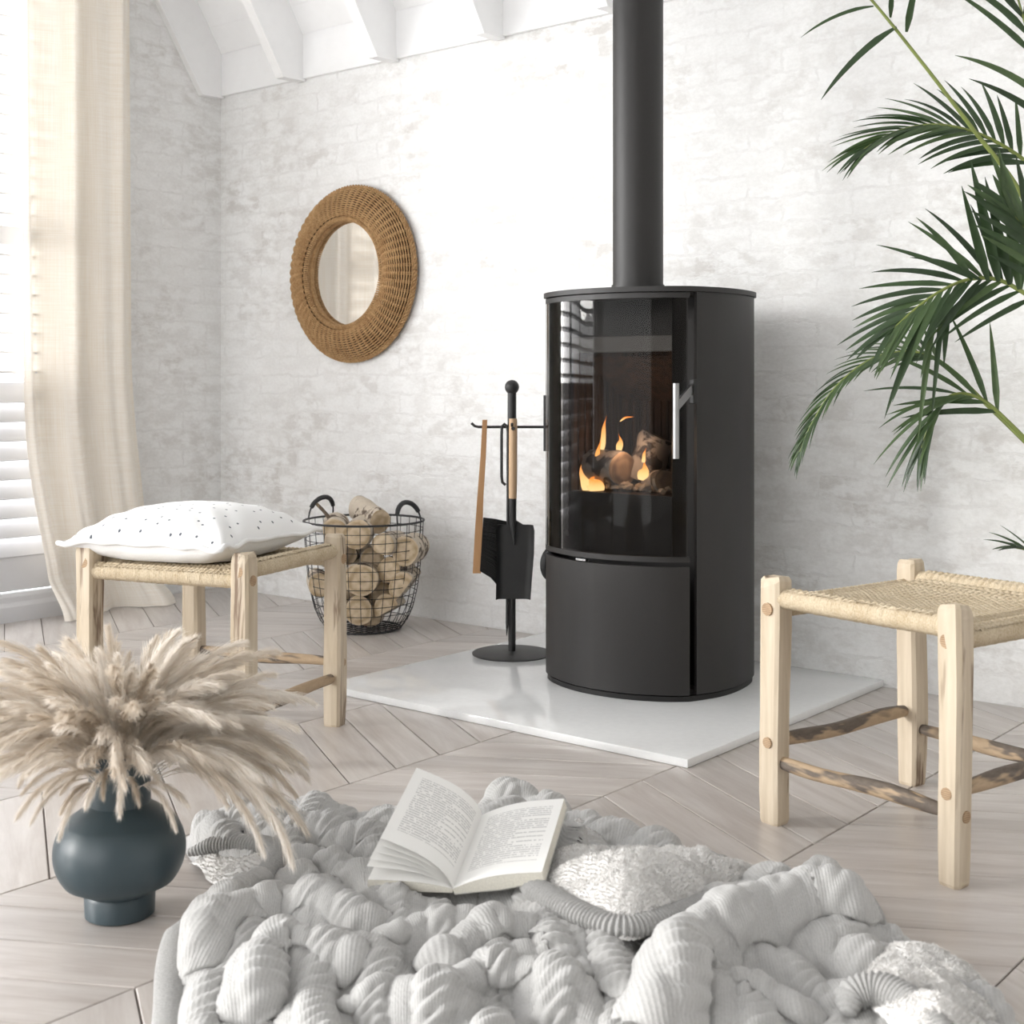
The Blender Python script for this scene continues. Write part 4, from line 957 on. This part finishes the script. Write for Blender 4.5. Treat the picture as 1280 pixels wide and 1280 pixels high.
# tall frond crossing the top, with a few long leaflets
f1 = frond(line([(1310, 330, 3.10), (1275, 240, 3.08), (1215, 160, 3.06), (1150, 75, 3.04), (1085, -5, 3.02), (1030, -60, 3.0)]), 3, .16, .018, t0=.86, r0=.007, seed=1)
for (a, b, w_) in [((1121, 34), (1031, 126), .020), ((1092, 8), (1003, 48), .013), ((1113, 22), (1116, -40), .013), ((1133, 40), (1150, -40), .017), ((1160, 85), (1100, 150), .0)]:
    if w_ == 0: continue
    p, q = at_y(*a, 3.03), at_y(*b, 2.98); d = q - p; mb, bs_ = leaflet(p, d.normalized() + Vector((0, 0, .28)), (.5, -.7, .5), d.length * 1.03, w_, .62); mb.build('leaflet', M['leaf'], f1, loc=bs_ - PO, angle=60)
# arching frond at upper right
frond(line([(1330, 250, 3.16), (1280, 200, 3.15), (1225, 168, 3.12), (1170, 156, 3.08), (1120, 165, 3.03), (1078, 188, 3.0)]), 22, .165, .0165, t0=.16, up=(-.1, -.75, .8), ang0=.95, ang1=.30, droop=.45, seed=2, lift=.1)
# broad frond in the middle right, leaflets standing up and hanging down
frond(line([(1330, 400, 3.02), (1280, 366, 3.0), (1245, 349, 2.98), (1208, 350, 2.95), (1172, 366, 2.92), (1142, 388, 2.90), (1118, 410, 2.88)]), 16, .19, .0165, t0=.10, up=(.1, -.9, .45), ang0=1.25, ang1=.20, droop=.35, seed=3, lift=.05)
f3 = [o for o in pal.children if o.name.startswith('frond')][-1]
for (a, b, w_, dr) in [((1235, 352), (1203, 236), .022, -.05), ((1248, 352), (1214, 204), .026, .05), ((1262, 356), (1232, 225), .024, .05), ((1274, 362), (1250, 192), .026, .0), ((1215, 350), (1149, 272), .018, .5), ((1225, 350), (1140, 320), .016, .55),
                       ((1185, 365), (1180, 455), .018, .25), ((1178, 372), (1152, 470), .016, .4), ((1172, 378), (1118, 500), .016, .5), ((1160, 390), (1108, 520), .017, .45), ((1168, 385), (1148, 548), .016, .35), ((1180, 372), (1165, 520), .014, .3), ((1205, 352), (1178, 400), .022, .3)]:
    p, q = at_y(*a, 2.95), at_y(*b, 2.90); d = q - p; mb, bs_ = leaflet(p, d.normalized() + Vector((0, 0, .42 * dr)), (.4, -.8, .4), d.length * 1.03, w_, dr); mb.build('leaflet', M['leaf'], f3, loc=bs_ - PO, angle=60)
# drooping frond hanging by the stove
frond(line([(1300, 570, 3.22), (1235, 507, 3.22), (1180, 455, 3.2), (1140, 440, 3.18), (1090, 449, 3.14), (1045, 484, 3.10), (1015, 530, 3.08), (1000, 565, 3.07)]), 24, .12, .0135, t0=.30, up=(-.2, -.55, .85), ang0=.95, ang1=.28, droop=.5, seed=4, lift=.1)
# short drooping frond below it
frond(line([(1320, 590, 3.12), (1265, 532, 3.1), (1225, 498, 3.08), (1190, 494, 3.05), (1166, 520, 3.02), (1152, 560, 3.0)]), 11, .185, .0150, t0=.25, up=(-.2, -.8, .6), ang0=.85, ang1=.22, droop=.45, seed=5, lift=.05)
# dark stems of leaf at right edge, upright
frond(line([(1335, 260, 3.05), (1315, 150, 3.05), (1290, 60, 3.04), (1270, -10, 3.03)]), 7, .22, .017, t0=.25, ang0=.9, ang1=.4, droop=.5, sides=(.8, .5), seed=6)
frond(line([(1340, 420, 2.96), (1315, 350, 2.96), (1290, 300, 2.94), (1262, 262, 2.92)]), 8, .17, .020, t0=.2, up=(.3, -.9, .3), ang0=.75, ang1=.2, droop=.2, seed=8)
frond(line([(1360, 760, 3.05), (1325, 715, 3.05), (1290, 690, 3.02), (1268, 684, 3.0)]), 3, .09, .014, t0=.55, ang0=.8, ang1=.4, droop=.4, seed=7)

# ================================================================== KNITTED BLANKET
def poly_w(pp, z=0.0): return [unproj(x, y, z) for x, y in pp]
def inside(poly, X, Y):
    res = np.zeros(X.shape, bool); n = len(poly); j = n - 1
    for i in range(n):
        xi, yi, xj, yj = poly[i][0], poly[i][1], poly[j][0], poly[j][1]
        c = ((yi > Y) != (yj > Y)) & (X < (xj - xi) * (Y - yi) / (yj - yi + 1e-12) + xi); res ^= c; j = i
    return res
def dist_poly(poly, X, Y, closed=True):
    D = np.full(X.shape, 9.0); n = len(poly)
    for i in range(n if closed else n - 1):
        a, b = poly[i], poly[(i + 1) % n]; dx, dy = b[0] - a[0], b[1] - a[1]; L2 = dx*dx + dy*dy + 1e-12
        t = np.clip(((X - a[0]) * dx + (Y - a[1]) * dy) / L2, 0, 1); D = np.minimum(D, np.hypot(X - a[0] - t * dx, Y - a[1] - t * dy))
    return D
def vnoise(X, Y, s, seed=0, oct=2):
    out = np.zeros(X.shape); amp = 1.0; tot = 0
    for o in range(oct):
        r_ = np.random.default_rng(seed * 17 + o); g = r_.random((64, 64)) * 2 - 1; u, v = X * s * 2 ** o + 300.3, Y * s * 2 ** o + 300.7; iu, iv = np.floor(u).astype(int), np.floor(v).astype(int); fu, fv = u - iu, v - iv
        fu = fu * fu * fu * (fu * (fu * 6 - 15) + 10); fv = fv * fv * fv * (fv * (fv * 6 - 15) + 10)
        G = lambda a, b: g[a % 64, b % 64]
        out += amp * ((G(iu, iv) * (1 - fu) + G(iu + 1, iv) * fu) * (1 - fv) + (G(iu, iv + 1) * (1 - fu) + G(iu + 1, iv + 1) * fu) * fv); tot += amp; amp *= .5
    return out / tot
out_px = [(196, 1400), (206, 1290), (212, 1200), (224, 1152), (262, 1152), (292, 1118), (325, 1122), (268, 1098), (238, 1078), (234, 1048), (300, 1032), (350, 1026), (420, 1030), (480, 1036), (560, 1040), (600, 1014), (640, 1006), (700, 1030), (760, 1062),
          (850, 1090), (930, 1110), (985, 1122), (1040, 1120), (1078, 1138), (1094, 1168), (1130, 1192), (1180, 1225), (1240, 1260), (1300, 1330), (1340, 1420), (700, 1440), (400, 1430)]
OUT = catmull([(p.x, p.y, 0) for p in poly_w(out_px)], 4); OUT = [(p.x, p.y) for p in OUT]
ridges = [ # pixel polyline, height, half width
 ([(346, 1082), (306, 1114), (276, 1146)], .035, .030), ([(252, 1190), (300, 1158), (345, 1142), (400, 1150), (452, 1168)], .055, .045),
 ([(300, 1260), (318, 1218), (352, 1200), (400, 1206), (440, 1222)], .055, .045), ([(350, 1042), (420, 1050), (480, 1064)], .040, .05),
 ([(430, 1090), (470, 1120), (500, 1160)], .035, .045), ([(475, 1196), (530, 1176), (580, 1172)], .04, .035), ([(560, 1220), (610, 1186), (655, 1180)], .050, .032),
 ([(560, 1270), (610, 1232), (680, 1240), (720, 1260)], .045, .032), ([(650, 1132), (680, 1170), (690, 1210)], .040, .028), ([(705, 1160), (722, 1200), (728, 1240)], .04, .024), ([(742, 1180), (765, 1225), (775, 1260)], .04, .026),
 ([(820, 1300), (842, 1240), (880, 1200), (940, 1174), (1010, 1156), (1055, 1160)], .075, .050), ([(770, 1180), (830, 1170), (880, 1160)], .03, .03), ([(900, 1150), (960, 1128), (1020, 1120)], .045, .030),
 ([(880, 1262), (930, 1258), (990, 1275)], .045, .04), ([(450, 1275), (500, 1262), (560, 1290)], .04, .035), ([(600, 1040), (640, 1020), (680, 1034)], .045, .035)]
ridges = [([(q.x, q.y) for q in poly_w(pp, .05)], h, wd) for pp, h, wd in ridges]
book_c = [(-1.36, 1.63)]
def fold_height(X, Y):
    wx, wy = vnoise(X, Y, 5, 3) * .05, vnoise(X, Y, 5, 4) * .05
    h = .030 + .018 * (vnoise(X, Y, 3.2, 5) + .4)
    q = (X * .35 + Y * .94) + vnoise(X, Y, 2.6, 6) * .16; h += .024 * (.5 + .5 * np.sin(2 * PI * q / .150 + 2.5 * vnoise(X, Y, 3.1, 8)))
    q = (X * .94 - Y * .35) + vnoise(X, Y, 2.9, 13) * .14; h += .014 * (.5 + .5 * np.sin(2 * PI * q / .13 + 2.5 * vnoise(X, Y, 3.1, 9)))
    for pl, hh, wd in ridges:
        d = dist_poly(pl, X + wx * .4, Y + wy * .4, False); h = np.maximum(h, h * .45 + hh * np.exp(-(d / wd) ** 2) + .3 * h * 0)
        h += hh * .35 * np.exp(-(d / (wd * .8)) ** 2)
    return h
def support(X, Y):
    # mound the book leans on
    d = (X + 1.335) * .35 + (Y - 1.66) * .9; m = .035 * np.exp(-(((X + 1.34) / .17) ** 2 + ((Y - 1.66) / .14) ** 2)) ; return m
BK_B, BK_T, BK_RB, BK_LB = Vector((-1.357, 1.516, .085)), Vector((-1.445, 1.688, .137)), Vector((-1.239, 1.585, .118)), Vector((-1.437, 1.442, .165))
def bfn(X, Y):
    """height of the underside of the book, large where there is no book above"""
    e1 = BK_RB - BK_B; e2 = BK_T - BK_B; det = e1.x * e2.y - e1.y * e2.x
    a = ((X - BK_B.x) * e2.y - (Y - BK_B.y) * e2.x) / det; b = (e1.x * (Y - BK_B.y) - e1.y * (X - BK_B.x)) / det
    hz = BK_B.z - .024 + a * e1.z + b * e2.z; m = np.maximum(np.maximum(-a - .75, a - 1.08) * 1.0, np.maximum(-b - .06, b - 1.05))
    hzL = BK_B.z - .024 + np.abs(np.minimum(a, 0)) * .012 + b * e2.z
    return np.where(a < 0, hzL, hz), m
def make_grid(poly, step, hfun, pinch=.55):
    xs = [p[0] for p in poly]; ys = [p[1] for p in poly]; X, Y = np.meshgrid(np.arange(min(xs) - .01, max(xs) + .01, step), np.arange(min(ys) - .01, max(ys) + .01, step))
    ins = inside(poly, X, Y); D = dist_poly(poly, X, Y)
    ring = (~ins) & (D < step * 1.05); ix = np.argwhere(ring); P = np.array([(p[0], p[1]) for p in poly]); A, B = P, np.roll(P, -1, 0); AB = B - A; L2 = (AB ** 2).sum(1) + 1e-12
    for i, j in ix:                                # rim vertices sit exactly on the outline
        q = np.array([X[i, j], Y[i, j]]); t = np.clip(((q - A) * AB).sum(1) / L2, 0, 1); C_ = A + AB * t[:, None]; k = ((C_ - q) ** 2).sum(1).argmin(); X[i, j], Y[i, j] = C_[k]; D[i, j] = 0
    return X, Y, ins | ring, D
def grid_object(name, X, Y, Zs, ins, uv, mat, parent):
    n0, n1 = X.shape; use = ins.copy(); idx = np.full(X.shape, -1); idx[use] = np.arange(use.sum())
    q = np.stack([idx[:-1, :-1], idx[:-1, 1:], idx[1:, 1:], idx[1:, :-1]], -1).reshape(-1, 4); q = q[(q >= 0).all(1)]
    co = np.stack([X[use], Y[use], Zs[use]], -1).astype(np.float32)
    me = bpy.data.meshes.new(name); me.vertices.add(len(co)); me.vertices.foreach_set('co', co.ravel()); me.loops.add(q.size); me.loops.foreach_set('vertex_index', q.ravel().astype(np.int32)); me.polygons.add(len(q)); me.polygons.foreach_set('loop_start', np.arange(0, q.size, 4, dtype=np.int32)); me.polygons.foreach_set('loop_total', np.full(len(q), 4, np.int32))
    me.polygons.foreach_set('use_smooth', np.ones(len(q), bool)); me.update(calc_edges=True)
    if uv is not None:
        ul = me.uv_layers.new(name='UVMap'); uu = np.stack([uv[0][use], uv[1][use]], -1)[q.ravel()].astype(np.float32); ul.data.foreach_set('uv', uu.ravel())
    me.validate(); return link(name, me, mat, parent)
def cable(U, V):
    """braided columns, moss stitch between: 0..1"""
    P = .086; k = np.floor(U / P); u = U / P - k - .5; L = .088; ph = 2 * PI * V / L + k * 2.1
    s1, s2, s3 = .17 * np.sin(ph), .17 * np.sin(ph + 2 * PI / 3), .17 * np.sin(ph + 4 * PI / 3)
    out = np.zeros(U.shape)
    for s, pz in ((s1, np.cos(ph)), (s2, np.cos(ph + 2 * PI / 3)), (s3, np.cos(ph + 4 * PI / 3))):
        b = np.clip(1 - ((u - s) / .150) ** 2, 0, 1) ** .5 * (.72 + .28 * pz); out = np.maximum(out, b)
    moss = .22 + .14 * np.sin(2 * PI * U / .0105) * np.sin(2 * PI * V / .0105); side = np.abs(u) > .37
    return np.where(side, np.maximum(out, moss), np.maximum(out, .08))
def blanket():
    root = thing('knitted_blanket', 'crumpled pale grey cable knit blanket with white fleece lining in the foreground', 'blanket', (-1.3, 1.55, 0)); O = Vector((-1.3, 1.55, 0))
    X, Y, ins, D = make_grid(OUT, .0034, None)
    edge = smoothstep(0, .055, D); H = fold_height(X, Y)
    hb, m = bfn(X, Y); under = 1 - smoothstep(-.0, .05, m); H = H * edge + .0
    tgt = hb - .012; H = H * (1 - under) + np.minimum(np.maximum(H, tgt - .012), tgt) * under
    H = np.maximum(H, .004 + .010 * smoothstep(0, .02, D))
    # horizontal pinch: rounder crests, tighter creases
    gy, gx = np.gradient(H, .0034); k = .030 * edge
    Xd, Yd = X - np.clip(gx, -1.6, 1.6) * k * .3, Y - np.clip(gy, -1.6, 1.6) * k * .3
    ca, sa = math.cos(.75), math.sin(.75)
    wx = vnoise(X, Y, 2.6, 11) * .065; wy = vnoise(X, Y, 2.6, 12) * .065
    U = (X + wx) * ca + (Y + wy) * sa; V = -(X + wx) * sa + (Y + wy) * ca
    cb = cable(U * 1.08, V * 1.08)
    nn = np.sqrt(1 + gx * gx + gy * gy); amp = .0160 * edge * (.62 + .55 * np.clip(vnoise(X, Y, 4.5, 31) + .35, 0, 1)) * (1 - .65 * under)
    Xd = Xd - gx / nn * cb * amp * .8; Yd = Yd - gy / nn * cb * amp * .8; Zd = H + cb * amp / nn
    grid_object('knit_side', Xd - O.x, Yd - O.y, Zd, ins, (U, V), M['knit'], root)
    # ribbed borders
    def border(pts, r, nm='ribbed_border', flat=.72):
        pts = catmull(pts, 26); L = [0]
        for a, b in zip(pts, pts[1:]): L.append(L[-1] + (b - a).length)
        T = L[-1]; m_ = int(T / .0011); P2 = []
        for k in range(m_ + 1):
            s = T * k / m_; i = min(max(np.searchsorted(L, s) - 1, 0), len(pts) - 2); P2.append(pts[i].lerp(pts[i+1], (s - L[i]) / max(1e-9, L[i+1] - L[i])) - O)
        rs = [r * min(1, .45 + 6 * min(k, m_ - k) / m_) * (1 + .10 * math.sin(2 * PI * T * k / m_ / .0066) + .05 * math.sin(k * .013 + 1)) for k in range(m_ + 1)]
        return MB().tube(P2, rs, 12, flat=flat, up=(0, 0, 1)).build(nm, M['knit_rib'], root, angle=180)
    W = lambda px, py, z: unproj(px, py, z)
    border([W(236, 1152, .03), (W(222, 1175, .028)), W(214, 1215, .024), W(212, 1260, .020), W(206, 1330, .02), W(200, 1400, .02)], .021)
    border([W(1000, 1106, .035), W(1030, 1100, .045), W(1062, 1112, .05), W(1085, 1140, .05), W(1096, 1172, .045)], .020)
    # fleece flaps
    def fleece(poly_px, zf, bump, name, step=.0036, hump=.05, seed=21):
        pw = catmull([unproj(x, y, z) for x, y, z in poly_px], 5); pl = [(p.x, p.y) for p in pw]; X, Y, ins, D = make_grid(pl, step, None)
        base = np.zeros(X.shape)
        # rim heights interpolated inwards
        num = np.zeros(X.shape); den = np.zeros(X.shape)
        for p in pw: w_ = 1 / ((X - p.x) ** 2 + (Y - p.y) ** 2 + 2e-4) ** 1.5; num += w_ * p.z; den += w_
        base = num / den; e = np.sqrt(np.clip(D / .085, 0, 1)) * smoothstep(-.02, .05, D); e = np.where(D > .085, 1, e) * ins
        for _ in range(70): e = (e + np.roll(e, 1, 0) + np.roll(e, -1, 0) + np.roll(e, 1, 1) + np.roll(e, -1, 1)) / 5 * ins
        e = e / max(e.max(), 1e-6)
        q = X * .55 - Y * .83 + .06 * vnoise(X, Y, 4, seed); H = base + hump * e * (.62 + .38 * vnoise(X, Y, 5, seed)) + .013 * e * np.sin(2 * PI * q / .085 + 2 * vnoise(X, Y, 4, seed + 1))
        hb, m = bfn(X, Y); under = 1 - smoothstep(0, .03, m); H = np.where(under > 0, H * (1 - under) + np.minimum(H, hb - .004) * under, H)
        c = vnoise(X, Y, 60, seed + 2, 2); c2 = vnoise(X, Y, 150, seed + 3, 1); H = H + .0045 * c * smoothstep(0, .01, D) + .0016 * c2 - .012 * (1 - smoothstep(0, .018, D)); H = np.maximum(H, .003)
        go = grid_object(name, X - O.x, Y - O.y, H, ins, (X, Y), M['sherpa'], root)
        # short curly pile
        gy, gx = np.gradient(H, step); sel = np.argwhere(ins & (D > .004)); r_ = np.random.default_rng(seed); n = min(len(sel) * 8, 90000); pk_ = sel[r_.integers(0, len(sel), n)]; i, j = pk_[:, 0], pk_[:, 1]
        bx = np.stack([X[i, j] - O.x, Y[i, j] - O.y, H[i, j] - .001], -1) + np.concatenate([r_.uniform(-.002, .002, (n, 2)), np.zeros((n, 1))], 1)
        nr = np.stack([-gx[i, j], -gy[i, j], np.ones(n)], -1); nr /= np.linalg.norm(nr, axis=1)[:, None]
        d1 = nr + r_.normal(0, .75, (n, 3)); d1 /= np.linalg.norm(d1, axis=1)[:, None]; d2 = d1 + r_.normal(0, .8, (n, 3)); d2 /= np.linalg.norm(d2, axis=1)[:, None]
        sd = np.cross(d1, r_.normal(0, 1, (n, 3))); sd /= np.linalg.norm(sd, axis=1)[:, None] + 1e-9; sd *= .0007; ln = r_.uniform(.0025, .0048, (n, 1)); p1 = bx + d1 * ln * .6; p2 = p1 + d2 * ln * .6
        vs_ = np.stack([bx - sd, bx + sd, p1 + sd, p1 - sd, p2], 1).reshape(-1, 3); k = np.arange(n)[:, None] * 5; fq = np.concatenate([k, k + 1, k + 2, k + 3], 1); ft = np.concatenate([k + 3, k + 2, k + 4], 1)
        me = bpy.data.meshes.new('fleece_pile'); me.from_pydata(vs_.tolist(), [], fq.tolist() + ft.tolist()); tag(link('fleece_pile', me, M['sherpa'], go), kind='stuff')
        return go
    big = [(652, 1098, .085), (700, 1030, .03), (735, 1028, .02), (775, 1060, .02), (800, 1078, .02), (850, 1074, .02), (890, 1098, .025), (950, 1100, .03), (985, 1110, .035), (930, 1120, .06), (870, 1140, .075), (815, 1160, .085), (775, 1166, .09), (730, 1146, .09), (690, 1124, .088)]
    fleece(big, None, None, 'fleece_fold', hump=.085)
    border([W(650, 1100, .088), W(690, 1124, .092), W(735, 1146, .092), W(785, 1158, .090), W(850, 1142, .085), W(910, 1120, .07), W(955, 1110, .055), W(992, 1108, .035)], .021)
    small = [(1064, 1240, .075), (1085, 1200, .075), (1112, 1180, .07), (1150, 1186, .05), (1178, 1222, .02), (1235, 1240, .015), (1290, 1300, .01), (1310, 1380, .01), (1200, 1400, .07), (1140, 1300, .09), (1090, 1250, .085)]
    fleece(small, None, None, 'fleece_fold', hump=.07, seed=41)
    border([W(1060, 1268, .07), W(1066, 1244, .085), W(1098, 1236, .095), W(1136, 1254, .095), W(1172, 1292, .09), W(1200, 1350, .07)], .020)
    left = [(236, 1072, .015), (262, 1066, .03), (320, 1066, .05), (345, 1078, .05), (318, 1110, .04), (300, 1116, .015), (260, 1096, .01)]
    fleece(left, None, None, 'fleece_fold', hump=.012, seed=51)
    border([W(236, 1066, .03), W(270, 1056, .045), W(310, 1054, .055), W(345, 1062, .06), W(338, 1085, .055), W(300, 1122, .045), W(272, 1152, .04)], .019)
    return root
blanket()

# ================================================================== OPEN BOOK
def book():
    root = thing('open_book', 'open white paperback book lying on the knitted blanket', 'book', BK_B)
    B, T, RB, LB = BK_B - BK_B, BK_T - BK_B, BK_RB - BK_B, BK_LB - BK_B
    def block(edge, thick, bow, name, up_sign=1, mats=None, lift0=0):
        """page block between the spine B-T and the outer edge, slightly bowed, with its printed top page"""
        nn = edge.cross(T).normalized(); nn = nn if nn.z > 0 else -nn; n = 14
        prof = [edge * (k / n) + nn * (bow * math.sin(PI * k / n) * (1 - .4 * k / n)) for k in range(n + 1)]
        low = [edge * (k / n) - nn * (thick * (.55 + .45 * min(1, k / n * 2))) for k in range(n + 1)]
        vs = prof + [p + T for p in prof] + low + [p + T for p in low]; m = n + 1; fs = []
        for k in range(n): fs += [(2*m+k, 2*m+k+1, 3*m+k+1, 3*m+k)[::-1], (k, k+1, 2*m+k+1, 2*m+k)[::-1], (m+k, m+k+1, 3*m+k+1, 3*m+k)]
        fs += [(n, m+n, 3*m+n, 2*m+n)]
        bo = MB().add(vs, fs).build(name, M['page_edge'], root, smooth=False)
        page(prof, 'page', bo, nn, False)
        return bo, prof, nn
    def page(prof, name, parent, nn, flip, extra=.0003):
        n = len(prof) - 1; vs = [p + nn * extra for p in prof] + [p + T + nn * extra for p in prof]; m = n + 1
        me = MB().add(vs, [(k, k+1, m+k+1, m+k) for k in range(n)]).mesh(name, angle=180); uv = me.uv_layers.new(name='UVMap')
        for lp in me.loops:
            i = lp.vertex_index; u = (i % m) / n; uv.data[lp.index].uv = (1 - u if flip else u, i // m)
        return link(name, me, M['text'], parent)
    bo, prof, nn = block(RB, .0155, .010, 'right_pages')
    # soft cover under the right block
    cv = MB(); lo = [RB * (k / 6) - nn * (.0155 * (.55 + .45 * min(1, k / 3)) + .0006) for k in range(7)]; lo2 = [p - nn * .001 for p in lo]; ex = RB.normalized() * .0015
    cv.add([p + ex * (k == 6) for k, p in enumerate(lo)] + [p + T + ex * (k == 6) for k, p in enumerate(lo)] + [p for p in lo2] + [p + T for p in lo2], [(k, k+1, 8+k, 7+k) for k in range(6)] + [(14+k, 21+k, 22+k, 15+k) for k in range(6)] + [(0, 14, 15, 1)[::-1], (6, 20, 27, 13)[::-1]])
    cv.build('cover', M['cover'], root, smooth=False)
    # left: the turned stack low down, and loose leaves fanning up to the standing page
    def leaf(e, bow):
        n = 14; n2 = e.cross(T).normalized(); n2 = n2 if n2.z > 0 else -n2
        return [e * (k / n) + n2 * (bow * math.sin(PI * (k / n) ** .75)) for k in range(n + 1)], n2
    nL = Vector((LB.x, LB.y, 0)); wl_ = LB.length
    flat_e = (Vector((LB.x, LB.y, 0)).normalized() * wl_); tt = T.normalized(); flat_e = flat_e - tt * flat_e.dot(tt) * .6; flat_e = flat_e.normalized() * wl_
    lb = flat_e + Vector((0, 0, .004))
    block(lb * .97, .013, .006, 'left_pages')
    for k, f in enumerate((.30, .48, .66, .84)):
        e = (lb * (1 - f) + LB * f); e = e.normalized() * wl_ * (1 - .01 * k); pr, n2 = leaf(e, .010 + .006 * f); page(pr, 'loose_leaf', root, n2, True, 0)
    pr, n2 = leaf(LB, .017); page(pr, 'standing_page', root, n2, True, 0)
book()
